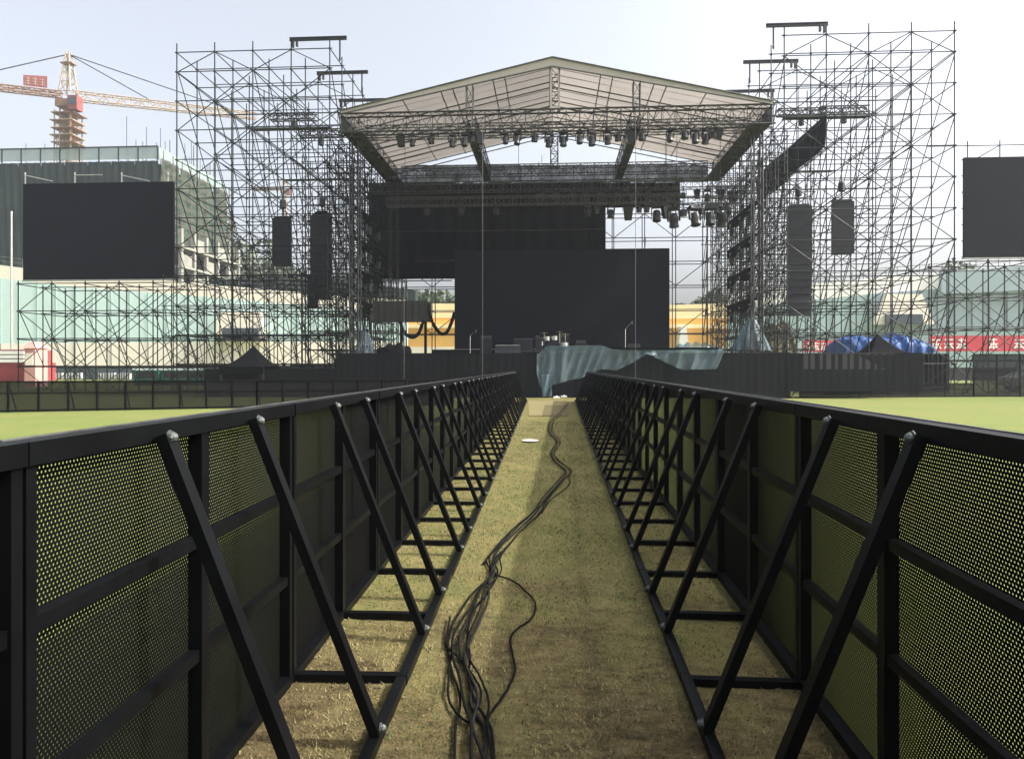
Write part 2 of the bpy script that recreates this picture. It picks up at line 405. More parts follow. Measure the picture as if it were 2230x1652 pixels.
# ================================================================ CABLES ON THE GROUND
def smooth(pts, n=6):
    P = [Vector(p) for p in pts]; out = []
    for i in range(len(P)-1):
        p0, p1, p2, p3 = P[max(i-1,0)], P[i], P[i+1], P[min(i+2,len(P)-1)]
        for k in range(n):
            t = k/n; out.append(.5*((2*p1)+(-p0+p2)*t+(2*p0-5*p1+4*p2-p3)*t*t+(-p0+3*p1-3*p2+p3)*t**3))
    out.append(P[-1]); return out
main = [(1236,880),(1222,900),(1203,922),(1199,942),(1216,965),(1206,990),(1212,1008),(1236,1030),(1226,1050),(1192,1090),(1168,1120),(1132,1160),(1100,1195),(1078,1225),(1076,1258),(1052,1300),(1030,1340),(998,1390),(1004,1440),(1028,1490),(1040,1545),(1054,1600),(1052,1680)]
def cable(name, px, r, label, matn='cable_black', grp=None, seed=0, amp=0.0, lift=.0):
    rd = random.Random(seed); pts = []
    for j, (x, y) in enumerate(px):
        g = gr(x, y); wv = amp*(.3+min(1, g.y and 3.5/g.y))
        pts.append(Vector((g.x+rd.uniform(-wv,wv), g.y, 0)))
    pts = smooth(pts, 8)
    pts = [Vector((p.x, p.y, lane_z(p.x,p.y)+r+.009+lift)) for p in pts]
    tag(MB().path(pts, r, 7).build(name, matn, org=pts[0]), label, 'cable', grp)
for k in range(4):
    cable('cable', [(x+[-7,8,-15,13][k]*((y-800)/430)**.8*(.4+.6*abs(math.sin(j*.9+k*1.7))), y) for j,(x,y) in enumerate(main)], [.0075,.006,.0065,.005][k],
      ['grey cable','thinner black cable','black cable at the left edge','thinnest black cable at the right edge'][k]+' of the tangled bundle running along the whole lane', 'cable_black' if k else 'cable_grey', 'bundled cables lying along the lane', k, .02, .006*k)
cable('cable', [(1058,1228),(1076,1256),(1112,1270),(1146,1294),(1166,1322),(1158,1352),(1128,1376),(1112,1398),(1118,1440),(1122,1468),(1104,1512),(1082,1545),(1062,1580),(1058,1680)], .0055, 'thin black cable bulging out in a loop to the right of the bundle', seed=11)
cable('cable', [(1076,1256),(1030,1300),(996,1348),(976,1400),(984,1470),(1002,1530),(992,1600),(990,1690)], .0055, 'black cable bowing out to the left of the bundle near the camera', seed=12)
cable('cable', [(1100,1200),(1068,1262),(1062,1320),(1028,1400),(1012,1450),(1040,1530),(1030,1600),(1060,1690)], .007, 'slack black cable weaving through the near part of the bundle', 'cable_grey', seed=13, lift=.01)
cable('cable', [(1190,1092),(1130,1150),(1058,1226),(1060,1232),(1072,1258)], .005, 'thin black cable splitting off left of the bundle and meeting it at a knot', seed=14)
cable('cable', [(980,1352),(972,1398),(976,1420),(1000,1442),(1046,1512),(1034,1570),(1020,1590),(982,1545),(976,1500),(986,1420),(1004,1404)], .005, 'thin black cable looping back on itself left of the near bundle', seed=15, lift=.004)
cable('cable', [(1238,1040),(1240,1058),(1215,1080),(1198,1094),(1180,1120)], .005, 'short black cable curling at the right edge of the far bundle', seed=16)
pl = gr(1155, 963)
tag(MB().lathe((pl.x,pl.y,.022),[(.09,0),(.13,.004),(.15,.018),(.148,.02),(.12,.008),(.02,.006)],20).build('paper_plate','white_plastic',org=(pl.x,pl.y,.022)), 'white disposable plate lying on the lane well short of the stage', 'plate')
for k, (x, y) in enumerate(((1212,868),(1228,866))):
    g = gr(x, y); tag(MB().box((g.x-.14,g.y-.05,.03),(g.x+.14,g.y+.05,.10)).lathe((g.x,g.y,.10),[(.05,0),(.04,.02),(.02,.03)],10).build('plastic_bottle_pack','white_plastic',org=(g.x,g.y,.03)),
      ['white packet on the floor sheet below the hanging plastic film','white packet on the floor sheet at its right end'][k], 'packet')

# ================================================================ SCAFFOLD
def scaffold(name, label, xs, ys, zs, group=None, r=.030, side_rows=True, planks=(), brace_rows=(0,), stub=.45, brace_every=1, side_cols=None, cat='scaffold', ledger_skip=None, matn='tube_dark', org=None, side_all=True, couplers=False):
    org = org or ((xs[0]+xs[-1])/2, ys[0], 0)
    root = thing(name, label, cat, org, group)
    rr_ = random.Random(name+label)
    stuff = {}
    def emit(kind, prio, fn):
        stuff.setdefault(kind, []).append((prio, fn))
    for j, y in enumerate(ys):
        for i, x in enumerate(xs):
            emit('standard', j, lambda mb, x=x, y=y: mb.tube((x,y,zs[0]),(x,y,zs[-1]+stub),r,6))
    for k, z in enumerate(zs[1:] if zs[0] < .5 else zs):
        for j, y in enumerate(ys):
            emit('ledger', j, lambda mb, y=y, z=z: mb.tube((xs[0]-.12,y+.03,z),(xs[-1]+.12,y+.03,z),r*.9,5))
        for i, x in enumerate(xs):
            if rr_.random() < .28: continue
            emit('transom', 0, lambda mb, x=x, z=z: mb.tube((x+.03,ys[0]-.1,z-.05),(x+.03,ys[-1]+.1,z-.05),r*.9,5))
    if couplers:
        for j, y in enumerate(ys):
            for i, x in enumerate(xs):
                for z in zs[1:]:
                    emit('coupler', j, lambda mb, x=x, y=y, z=z: mb.lathe((x,y,z-.03),[(r*1.2,-.05),(r*2.1,-.03),(r*2.1,.04),(r*1.2,.06)],6))
    for j in brace_rows:
        y = ys[j]+.05
        for i in range(len(xs)-1):
            for k in range(len(zs)-1):
                if (i*2+k+j) % brace_every: continue
                up = (i+k+j) % 2
                a = (xs[i],y,zs[k+(0 if up else 1)]); b = (xs[i+1],y,zs[k+(1 if up else 0)])
                emit('diagonal_brace', j, lambda mb, a=a, b=b: mb.tube(a,b,r*.8,5))
    cols = range(len(xs)) if side_cols is None else side_cols
    if side_rows:
        for ci, i in enumerate(cols):
            x = xs[i]+.05
            for j in range(len(ys)-1):
                if not side_all and (i+j) % 2: continue
                k = len(zs)-2-(i % 2)
                while k-2 >= 0:
                    a = (x,ys[j],zs[k]); b = (x,ys[j+1],zs[k-2])
                    emit('side_brace', j, lambda mb, a=a, b=b: mb.tube(a,b,r*.8,5)); k -= 2
    for kind, lst in stuff.items():
        lst.sort(key=lambda t: t[0])
        for pr, fn in lst[:99]:
            mb = MB(); fn(mb); mb.build(kind, matn, root)
        if len(lst) > 99:
            mb = MB()
            for pr, fn in lst[99:]: fn(mb)
            o = mb.build(kind, matn, root); o['kind'] = 'stuff'
    for (x0,x1,y0,y1,z) in planks:
        MB().box((x0,y0,z+.03),(x1,y1,z+.065)).build('plank_deck', matn, root)
    return root
def rng(a, b, n): return [a+(b-a)*i/n for i in range(n+1)]
ZT = [.05+1.5*i for i in range(12)]+[17.55]
TY = [34,36,38,40,42]
for s, nm in ((-1,'left'),(1,'right')):
    xs = sorted([s*x for x in (11.27,13.27,15.27,17.27,19.27)])
    scaffold('scaffold_tower', f'tall dark open tube scaffold tower standing {nm} of the stage roof', xs, TY, ZT, 'tall scaffold towers flanking the stage', brace_rows=(0,2,4), brace_every=1, couplers=True,
      planks=[(min(s*15.3,s*11.3),max(s*15.3,s*11.3),34.15,34.5,13.55),(min(s*15.3,s*11.3),max(s*15.3,s*11.3),38.15,38.5,12.05)])
    # dense inner scaffold carrying the roof leg
    xi = [s*x for x in (9.7,10.25,10.8)]
    scaffold('scaffold_tower', f'narrow close-spaced scaffold under the {nm} end of the stage roof', sorted(xi), rng(32.2,41.2,7), [.05+1.0*i for i in range(13)], 'narrow scaffolds under the roof ends', r=.028, brace_rows=(0,3,7), stub=.2, side_all=False)
    xb = [s*x for x in (10.6,12.1,13.6,15.1,16.6)]
    scaffold('scaffold_tower', f'dense rear scaffold seen through the tall {nm} tower', sorted(xb), [44.5,46,47.5,49], [.05+1.25*i for i in range(13)], 'dense rear scaffolds behind the tall towers', r=.034, brace_rows=(0,2), side_all=False)
# long low scaffolds carrying the side screens
zl = [.05,1.45,2.95,4.45,5.95]
scaffold('scaffold_stand', 'long low scaffold carrying the left video screen', rng(-29.1,-19.6,5), [35.6,37.4,39.2], zl, 'low scaffolds carrying the side screens', brace_rows=(0,1,2), stub=.15, couplers=True)
scaffold('scaffold_stand', 'long low scaffold carrying the right video screen', rng(19.9,31.4,6), [35.6,37.4,39.2], [.05,1.75,3.4,5.05,6.7], 'low scaffolds carrying the side screens', brace_rows=(0,1,2), stub=.15, couplers=True)
scaffold('scaffold_stand', 'low scaffold in front of the foot of the left tower', rng(-19.4,-10.6,5), [33.0,33.9], [.05,1.45,2.95,4.45,5.95], None, r=.022, brace_rows=(0,1), stub=.1)
# scaffold behind the stage, seen beside the backdrop
scaffold('scaffold_stand', 'wide thin scaffold across the back of the stage behind the main screen', rng(-9.6,9.6,10), [43.2,44.4], [.05,2.0,3.5,5,6.5,8,9.5,11], None, r=.032, brace_rows=(0,), brace_every=2, stub=.3, side_all=False)

# projecting beams on top of the towers
def beam(s, y, z, label):
    x0, x1 = s*10.4, s*13.35
    r_ = thing('hoist_beam', label, 'beam', (s*11.8,y,z), 'hoist beams on top of the towers')
    MB().box((x0,y-.06,z+.12),(x1,y+.06,z+.145)).box((x0,y-.06,z-.025),(x1,y+.06,z)).box((x0,y-.012,z),(x1,y+.012,z+.12)).build('i_beam','truss_dark',r_)
    MB().bar((x0+s*.35,y,z-.03),(x0+s*.35,y,z-.9),.07,.05).lathe((x0+s*.35,y,z-1.1),[(.05,.2),(.06,.1),(.03,0)],8).build('hanger','truss_dark',r_)
    MB().box((x1-s*.12,y-.08,z-.35),(x1-s*.22,y+.08,z-.026)).box((x1-s*.34,y-.08,z-.30),(x1-s*.42,y+.08,z-.026)).build('bracket','truss_dark',r_)
for s, nm in ((-1,'left'),(1,'right')):
    for y, w_ in ((34,'front'),(38,'middle'),(42,'rear')):
        beam(s, y, 17.98, f'{w_} horizontal steel beam jutting inward from the top of the {nm} tower')

# ================================================================ PA, SCREENS
def line_array(x, y, ztop, n_, bw, bh, label, cover, curve=.0, grp=None):
    root = thing('line_array_speaker', label, 'speaker', (x,y,ztop), grp)
    MB().box((x-bw*.38,y-.25,ztop),(x+bw*.38,y+.25,ztop+.08)).bar((x,y,ztop+.08),(x,y,ztop+.5),.06).build('bumper_frame','truss_dark',root)
    MB().lathe((x,y,ztop+.5),[(.06,0),(.17,.05),(.17,.42),(.1,.5),(.03,.55)],8).tube((x,y,ztop+1.0),(x,y,min(17.9,ztop+6)),.015,5).build('chain_hoist','light_body',root)
    yy = y; z = ztop; ang = 0
    for k in range(n_):
        ang = curve*(k/n_)**2
        c, s_ = math.cos(ang), math.sin(ang)
        def T(a, b_, d): return (x+a, yy+.05+ (b_*c - d*s_), z - (b_*s_*0) - d*c*1 + b_*s_)
        wf, wb = bw/2, bw/2*.72
        g = .005
        pts = [T(-wf,-.28,bh-g),T(wf,-.28,bh-g),T(wb,.28,bh-g),T(-wb,.28,bh-g),T(-wf,-.28,g),T(wf,-.28,g),T(wb,.28,g),T(-wb,.28,g)]
        MB().hexa(pts).build('speaker_box','pa_black',root)
        z -= bh*c; yy -= -bh*s_
    if cover:
        MB().hexa([(x-bw/2-.02,y-.26,ztop-.02),(x+bw/2+.02,y-.26,ztop-.02),(x+bw/2+.02,y+.36,ztop-.02),(x-bw/2-.02,y+.36,ztop-.02),(x-.22,y-.1,ztop+.30),(x+.22,y-.1,ztop+.30),(x+.22,y+.2,ztop+.30),(x-.22,y+.2,ztop+.30)]).build('rain_cover','black_cloth',root)
line_array(-12.0,35.0,at(705,472,35).z,12,1.12,.36,'longer black line array speaker hanging in the left tower', True, .12)
line_array(-14.1,35.0,at(613,476,35).z,7,.98,.355,'shorter black line array speaker hanging in the left tower', False)
line_array(12.3,35.0,at(1742,450,35).z,15,1.18,.365,'longer black line array speaker hanging in the right tower', False, .10)
line_array(14.4,35.0,at(1835,440,35).z,7,1.05,.37,'shorter black line array speaker hanging in the right tower', False)
line_array(-12.5,34.95,at(683,602,35).z,5,.42,.33,'narrow column of small speakers hanging at the foot of the long left array', False)

def screen(x0, x1, y, z0, z1, label, nx, nz, grp=None):
    root = thing('video_screen', label, 'screen', ((x0+x1)/2,y,z0), grp)
    MB().box((x0,y,z0),(x1,y+.12,z1)).build('screen_panel','screen_black',root)
    mb = MB()
    for i in range(nx+1):
        x = x0+.05+(x1-x0-.1)*i/nx; mb.bar((x,y+.16,z0),(x,y+.16,z1),.05)
    for k in range(nz+1):
        z = z0+.05+(z1-z0-.1)*k/nz; mb.bar((x0,y+.22,z),(x1,y+.22,z),.05)
    mb.build('rear_frame','truss_dark',root)
    # thin bottom rail
    MB().box((x0-.05,y-.02,z0-.07),(x1+.05,y+.1,z0-.004)).build('bottom_rail','tube_light',root)
    return root
a = at(50,400,35.4); b = at(378,607,35.4)
screen(a.x, b.x, 35.4, b.z, at(378,395,35.4).z, 'dark blank video screen on the scaffold at far left', 10, 6, 'side video screens')
for (px, lab) in ((55,'first'),(163,'second'),(265,'third'),(366,'fourth')):
    q = at(px, 400, 36); 
    tag(MB().tube((q.x,q.y,q.z-.5),(q.x,q.y,q.z+.62),.035,6).tube((q.x,q.y-.05,q.z+.45),(q.x+ (1.6 if lab != 'fourth' else .1),q.y-.05,q.z+(.1 if lab in('first','third') else .45)),.03,6).build('rail_post','tube_light',org=(q.x,q.y,q.z)), f'pale upright tube above the left screen, {lab} from the left', 'post', 'pale tubes standing above the left screen')
a = at(2100,343,35.4)
screen(a.x, a.x+8.6, 35.4, at(2100,561,35.4).z, a.z, 'dark blank video screen cut off by the right edge of the picture', 10, 6, 'side video screens')
tp = at(2100,322,36.6)
rk = thing('scaffold_rail', 'thin tube railing above the right video screen', 'railing', (tp.x,36.6,tp.z))
MB().tube((19.4,36.6,tp.z+.1),(31,36.6,tp.z+.1),.028,5).build('rail','tube_dark',rk)
for x in (21.4, 23.0, 25.2): MB().tube((x,36.6,tp.z-3),(x,36.6,tp.z+.35),.028,5).build('post','tube_dark',rk)
MB().tube((21.6,36.6,tp.z-.7),(23.0,36.6,tp.z+.1),.024,5).build('brace','tube_dark',rk)

# ================================================================ STAGE
st = thing('stage', 'long black raised stage with a cloth skirt at the end of the lane', 'stage', (0,31,0))
MB().box((-9.9,31.05,1.88),(10.5,43,2.03)).build('deck','black_cloth',st)
def skirt(x0, x1, y, z1, parent, matn='black_skirt', amp=.003, name='skirt', z0=0.0):
    n_ = max(8, int((x1-x0)*10))
    f = lambda u, v: (x0+(x1-x0)*u, y+amp*math.sin(u*n_*1.9)+amp*.6*math.sin(u*n_*.77+1), z0+(z1-z0)*v)
    return MB().grid(f, n_*2, 4).build(name, matn, parent)
for k_, (x0, x1) in enumerate(((-9.9,-4.6),(-4.6,-.1),(-.1,5.2),(5.2,10.5))): skirt(x0-.03, x1+.03, 30.98-.03*(k_ % 2), 2.02, st)
q = at(940,755,37); q2 = at(1470,755,37)
MB().box((q.x,37.0,2.034),(q2.x,40.5,2.35)).build('riser','black_cloth',st)
for px in (1051,1384,880):      # slender front masts
    q = at(px, 700, 30.6)
    zt = {1051:12.2,1384:12.2,880:5.0}[px]
    tag(MB().tube((q.x,30.6,0),(q.x,30.6,zt),.013,6).box((q.x-.1,30.5,0),(q.x+.1,30.7,.02)).build('guy_wire' if zt>6 else 'thin_mast','truss_grey',org=(q.x,30.6,0)), {1051:'thin grey vertical line in front of the left half of the main screen',1384:'thin grey vertical line in front of the right part of the main screen',880:'thin grey mast in front of the left stage wing'}[px], 'wire')
wl = thing('side_platform', 'low black clad platform left of the stage front', 'platform', (-13,31,0))
MB().box((-16.2,31.0,1.22),(-9.95,33.2,1.32)).build('deck','black_cloth',wl); skirt(-16.2,-9.95,30.95,1.3,wl)
wr = thing('side_platform', 'black clad platform right of the stage with grey trim', 'platform', (14,31,0))
MB().box((10.55,31.0,1.9),(16.2,33.2,2.0)).build('deck','black_cloth',wr); skirt(10.4,16.2,30.90,1.98,wr,z0=.32)
MB().box((11.0,30.9,1.93),(15.0,30.94,2.01)).hexa([(11.0,30.9,1.3),(14.6,30.9,1.3),(14.6,30.93,1.3),(11.0,30.93,1.3),(11.0,30.9,1.92),(13.4,30.9,1.92),(13.4,30.93,1.92),(11.0,30.93,1.92)]).build('trim_panel','truss_dark',wr)
qa = gr(555,888); 
# main LED wall
q = at(990,547,38.6); q2 = at(1458,540,38.6)
screen(q.x, q2.x, 38.6, 2.42, at(1200,543,38.6).z, 'large black main video screen in the centre at the back of the stage', 14, 10)

# backdrop of black drops
bd = thing('backdrop', 'black hanging backdrop of cloth drops behind the lighting trusses', 'backdrop', (0,41,0))
def drop(px0, px1, pt, pb, Y=41.0, m_='black_cloth', nm='cloth_drop'):
    a = at(px0,pt,Y); b = at(px1,pb,Y)
    w_ = b.x-a.x; n_ = max(6,int(w_*6))
    off = .09*(int(px0) % 2)
    MB().grid(lambda u,v: (a.x-.03+(w_+.06)*u, Y+off+.03*math.sin(u*n_*1.1+px0)*(1-.4*v), b.z+(a.z-b.z)*v), n_*2, 3).build(nm, m_, bd)
cols = [803,857,920,993,1048,1112,1166,1218,1268,1318]
for i in range(len(cols)-1):
    bot = 607 if cols[i+1] <= 993 else (560 if cols[i+1] < 1280 else 546)
    drop(cols[i], cols[i+1], 398, bot)
for i, x in enumerate(range(1318,1480,54)): drop(x, x+54, 398, 452)
for i, x in enumerate(range(860,1540,68)): drop(x, x+68, 360, 397, 40.8, 'roof_gauze', 'gauze_drop')
a = at(984,607,41)
# pipes on the backdrop
for py, x0, x1 in ((568,900,1290),(612,808,984),(505,830,1318)):
    A = at(x0,py,40.7); B = at(x1,py,40.7); MB().tube((A.x,40.7,A.z),(B.x,40.7,A.z),.035,6).build('pipe','truss_dark',bd)

# ================================================================ ROOF
rf = thing('stage_roof', 'pale beige gabled membrane roof over the stage', 'roof', (0,31,12))
RX, ZE, ZA, Y0, Y1 = 9.75, 13.15, 15.35, 31.0, 40.4
for s in (-1, 1):
    def fn(u, v, s=s):
        x = s*RX*u; y = Y0+(Y1-Y0)*v
        sag = -.10*abs(math.sin(v*math.pi*4))*math.sin(math.pi*min(1,max(0,u)))
        return (x, y, ZA+(ZE-ZA)*u+sag)
    MB().grid(fn, 24, 32).build('membrane','membrane',rf)
    # front fascia band
    MB().hexa([(0,Y0-.06,ZA-.36),(s*RX,Y0-.06,ZE-.10),(s*RX,Y0-.02,ZE-.10),(0,Y0-.02,ZA-.36),(0,Y0-.06,ZA+.06),(s*RX,Y0-.06,ZE+.06),(s*RX,Y0-.02,ZE+.06),(0,Y0-.02,ZA+.06)]).build('fascia','fascia_cloth',rf)
    MB().tube((0,Y0-.09,ZA-.38),(s*RX,Y0-.09,ZE-.12),.035,6).tube((0,Y0-.09,ZA+.05),(s*RX,Y0-.09,ZE+.05),.03,6).build('edge_tube','truss_grey',rf)
    # eave side mesh running back
    MB().hexa([(s*9.72,Y0,12.25),(s*9.76,Y0,12.25),(s*9.76,Y1,12.25),(s*9.72,Y1,12.25),(s*9.72,Y0,13.1),(s*9.76,Y0,13.1),(s*9.76,Y1,13.1),(s*9.72,Y1,13.1)]).build('eave_panel','eave_mesh',rf)
    MB().hexa([(s*8.75,Y0,12.2),(s*9.7,Y0,12.2),(s*9.7,Y1,12.2),(s*8.75,Y1,12.2),(s*8.75,Y0,12.215),(s*9.7,Y0,12.215),(s*9.7,Y1,12.215),(s*8.75,Y1,12.215)]).build('eave_panel','eave_mesh',rf)
    # purlin lines front to back
    for x in (2.2,2.75,4.6,5.15,6.9):
        z = ZA+(ZE-ZA)*x/RX-.10
        MB().tube((s*x,Y0,z),(s*x,Y1,z),.028,6).build('purlin','truss_grey',rf)
    # rafters following the gable
    for j, y in enumerate((31.8,32.5,34.2,35.0,36.5,37.3,38.9,39.6)):
        MB().tube((0,y,ZA-.06),(s*RX,y,ZE-.06),.016,5).build('seam_line','truss_grey',rf)
    for j, y in enumerate((33.35,35.7,38.05,40.38)):
        r_ = MB()
        for dz in (.05,.32): r_.tube((0,y,ZA-dz),(s*RX,y,ZE-dz),.03,6)
        r_.build('rafter','truss_grey',rf)
def truss(parent, a, b, w_, h_, matn='truss_grey', name='truss', step=.5, rc=.028, rl=.013, chord_name='chord'):
    a = Vector(a); b = Vector(b); d = (b-a).normalized(); u = Vector((0,0,1)) if abs(d.z) < .9 else Vector((0,1,0))
    r = d.cross(u).normalized()*w_/2; u2 = r.cross(d).normalized()*h_/2
    corners = [-r-u2, r-u2, r+u2, -r+u2]; mb = MB()
    for c in corners: mb.tube(a+c, b+c, rc, 6)
    o = mb.build(name, matn, parent)
    n_ = max(1, int((b-a).length/step)); lc = MB()
    for k in range(n_):
        p = a+(b-a)*k/n_; q_ = a+(b-a)*(k+1)/n_
        for e in range(4):
            c0, c1 = corners[e], corners[(e+1)%4]
            if k % 2: lc.tube(p+c0, q_+c1, rl, 4, cap=False)
            else: lc.tube(p+c1, q_+c0, rl, 4, cap=False)
            lc.tube(p+c0, p+c1, rl, 4, cap=False)
    lc.build('lacing', matn, o)
    return o
truss(rf, (-9.9,31.25,12.65), (9.9,31.25,12.65), .5, .85, 'truss_dark', step=.6, rc=.042, rl=.016)
truss(rf, (-9.2,33.3,12.95), (9.2,33.3,12.95), .4, .6, 'truss_grey', step=.5)
truss(rf, (-9.9,40.2,12.7), (9.9,40.2,12.7), .5, .85, 'truss_grey', step=.6)
for x in (-3.8,3.8): truss(rf, (x,31.5,12.65), (x,39.9,12.65), .4, .8, 'truss_dark', step=.6)
for x in (-9.35,9.35): truss(rf, (x,31.5,12.65), (x,39.9,12.65), .5, .8, 'truss_grey', step=.6)
truss(rf, (0.1,31.2,13.08), (.1,31.2,14.95), .42, .42, 'truss_grey', name='king_post', step=.45, rc=.04, rl=.02)
truss(rf, (0.1,40.3,13.1), (.1,40.3,14.95), .42, .42, 'truss_grey', name='king_post', step=.45, rc=.04, rl=.02)
MB().box((-.10,30.96,13.1),(-.04,30.99,15.0)).box((.24,30.96,13.1),(.30,30.99,15.0)).box((-.04,30.97,13.1),(.24,30.985,13.2)).build('king_post_cover','fascia_cloth',rf)
for x in (-3.8,3.8):
    truss(rf, (x,31.25,13.08), (x,31.25,14.3), .3, .3, 'truss_grey', name='vertical_truss', step=.45)
    MB().box((x-.2,31.3,12.25),(x+.2,39.9,12.262)).build('eave_panel','eave_mesh',rf)
for s, nm in ((-1,'left'),(1,'right')):
    for y, w_ in ((31.9,'front'),(39.9,'rear')):
        t_ = thing('roof_mast', f'square truss mast holding up the {nm} {w_} corner of the roof', 'mast', (s*9.35,y,0), 'masts holding up the roof')
        truss(t_, (s*9.35,y,0.02 if w_ == 'front' else .02), (s*9.35,y,12.2), .42, .42, 'truss_dark', step=.5)

# lighting trusses
LT = []
def light_truss(y, z, x0, x1, label, h_=.5, m_='truss_grey', step=.5):
    t_ = thing('lighting_truss', label, 'truss', ((x0+x1)/2,y,z), 'lighting trusses hung under the roof')
    truss(t_, (x0,y,z), (x1,y,z), h_, h_, m_, step=step)
    for x in (x0+1, (x0+x1)/2-.8, x1-1): MB().tube((x,y,z+h_/2),(x,y,13.3),.012,4).build('hanging_chain','truss_dark',t_)
    return y, z-h_/2
za = at(1200,405,38.4).z; zb = at(1200,436,36.2).z
T1 = light_truss(38.4, za, -10.3, 10.7, 'long lighting truss across the upper backdrop')
T2 = light_truss(36.2, zb, -8.9, 6.9, 'shorter lighting truss in front of the black backdrop', .42, 'truss_grey', .45)
T3 = light_truss(34.0, at(1500,437,34).z, 4.6, 9.2, 'short bright lighting truss at the right against the sky', .34, 'truss_dark')
for i, z in enumerate((at(1200,372,39.8).z,)):
    light_truss(39.6, z, -8.8, 8.8, 'upper rear lighting truss just under the roof edge', .55, 'truss_grey', .4)

# ---- moving heads
def make_head():
    r_ = thing('stage_light', '', 'stage light', (0,0,0))
    MB().box((-.17,-.12,-.20),(.17,.12,-.08)).box((-.05,-.03,-.08),(.05,.03,.03)).build('base','light_body',r_)
    MB().box((-.21,-.05,-.55),(-.17,.05,-.20)).box((.17,-.05,-.55),(.21,.05,-.20)).box((-.21,-.05,-.22),(.21,.05,-.2005)).build('yoke','light_body',r_)
    h = MB().lathe((0,0,-.52),[(.06,.22),(.13,.18),(.155,.05),(.145,-.1),(.165,-.22),(.15,-.235)],12); h.sm = False
    hd = h.build('head','light_body',r_)
    MB().lathe((0,0,-.52),[(.135,-.236),(.10,-.25),(.03,-.262)],12).build('lens','lens_glass',hd)
    return r_
def make_par():
    r_ = thing('stage_light', '', 'stage light', (0,0,0))
    MB().bar((0,0,.03),(0,0,-.1),.04).box((-.14,-.02,-.13),(.14,.02,-.1)).box((-.15,-.02,-.28),(-.13,.02,-.1)).box((.13,-.02,-.28),(.15,.02,-.1)).build('yoke','light_body',r_)
    hd = MB().lathe((0,0,-.30),[(.05,.14),(.11,.10),(.125,-.1),(.12,-.12)],10).build('head','light_body',r_)
    MB().lathe((0,0,-.30),[(.105,-.121),(.03,-.13)],10).build('lens','lens_glass',hd)
    return r_
def make_flood():
    r_ = thing('stage_light', '', 'stage light', (0,0,0))
    MB().bar((0,0,.03),(0,0,-.12),.05).box((-.27,-.02,-.36),(-.25,.02,-.12)).box((.25,-.02,-.36),(.27,.02,-.12)).box((-.27,-.02,-.14),(.27,.02,-.12)).build('yoke','light_body',r_)
    MB().hexa([(-.16,-.06,-.78),(.16,-.06,-.78),(.16,.12,-.78),(-.16,.12,-.78),(-.24,-.14,-.16),(.24,-.14,-.16),(.24,.14,-.16),(-.24,.14,-.16)]).build('head','light_body',r_)
    return r_
protos = {'h': make_head(), 'p': make_par(), 'f': make_flood()}
pu = set()
def light(kind, x, y, z, label, grp, rz=0, tilt=0, sc=1.0):
    o = protos[kind] if kind not in pu else copy_tree(protos[kind]); pu.add(kind)
    o.location = (x,y,z); o.rotation_euler = (tilt, 0, rz); o.scale = (sc,)*3
    tag(o, label, 'stage light', grp); return o
random.seed(21)
def lights_px(Y, z, spec, label, grp):
    base = label
    for i_, (kind, px, sc) in enumerate(sorted(spec, key=lambda t: t[1])):
        label = f'{base}, {ORD[i_+1]} from the left'
        q = at(px, 400, Y); light(kind, q.x, Y, z, label, grp, random.uniform(-.5,.5), random.uniform(-.25,.25), sc)
lights_px(31.25, 12.2, [('f',872,.8),('h',898,.8),('p',938,1.2),('h',985,.9),('h',1012,.9),('p',1030,1.3),('f',1046,.8),('h',1100,.8),('h',1128,.9),('p',1165,1.2),('h',1196,1),('h',1228,1),('h',1262,.9),('h',1288,1.0),('h',1322,.9),('p',1345,1.3),('f',1374,.9),('p',1398,1.3),('h',1460,.9),('p',1490,1.3),('h',1512,1),('h',1540,1),('p',1556,1.2),('f',1566,.7)],
   'small dark stage light under the front roof truss', 'stage lights on the front roof truss')
lights_px(38.4, za-.25, [('h',x,1.1) for x in (1176,1210,1247,1275,1309,1345,1382,1411)]+[('p',1488,1.3),('f',1518,.75),('h',1540,1),('f',1596,1.15)]+[('f',x,.9) for x in (1462,1570)],
   'stage light on the long truss across the upper backdrop', 'stage lights on the long upper truss')
lights_px(36.2, zb-.21, [('p',x,1.2) for x in (930,1005,1080)]+[('h',1280,.9),('p',1300,1.2),('h',1332,1),('f',1368,1.15),('p',1392,1.2),('p',1408,1.2),('h',1430,1.35),('f',1450,1.1)],
   'stage light on the shorter truss before the backdrop', 'stage lights on the shorter truss')
lights_px(34.0, T3[1], [('h',1466,1.5),('h',1510,1.5),('h',1546,1.45),('h',1578,1.5),('p',1488,1.4),('p',1528,1.2),('p',1562,1.2)],
   'dark stage light hanging against the sky', 'stage lights hanging against the sky')
# side light bars (run away from the viewer along the wings)
for s, nm in ((-1,'left'),(1,'right')):
    for k, z in enumerate((9.1, 7.6, 6.1, 4.6)):
        b_ = thing('side_light_bar', f'black bar with hanging lights along the {nm} wing, {ORD[k+1]} from the top', 'light bar', (s*9.5,32.6,z), 'side light bars along the wings')
        MB().box((s*9.42,32.6,z-.08),(s*9.58,37.6,z+.08)).build('bar','black_cloth',b_)
        skx = s*9.42
        MB().grid(lambda u,v,z=z: (skx-s*.0+.01*math.sin(u*30), 32.7+4.8*u, z-.08-(.35+.12*math.sin(u*9+z))*v), 24, 3).build('cloth_flap','black_cloth',b_)
        for j, yy in enumerate((33.2,35.0,36.8)):
            light('h', s*9.5, yy, z-.09, f'dark stage light, {["nearest","middle","farthest"][j]} under the {ORD[k+1]} bar down the {nm} wing', f'stage lights of the {nm} wing', s*1.57, 0, .95)
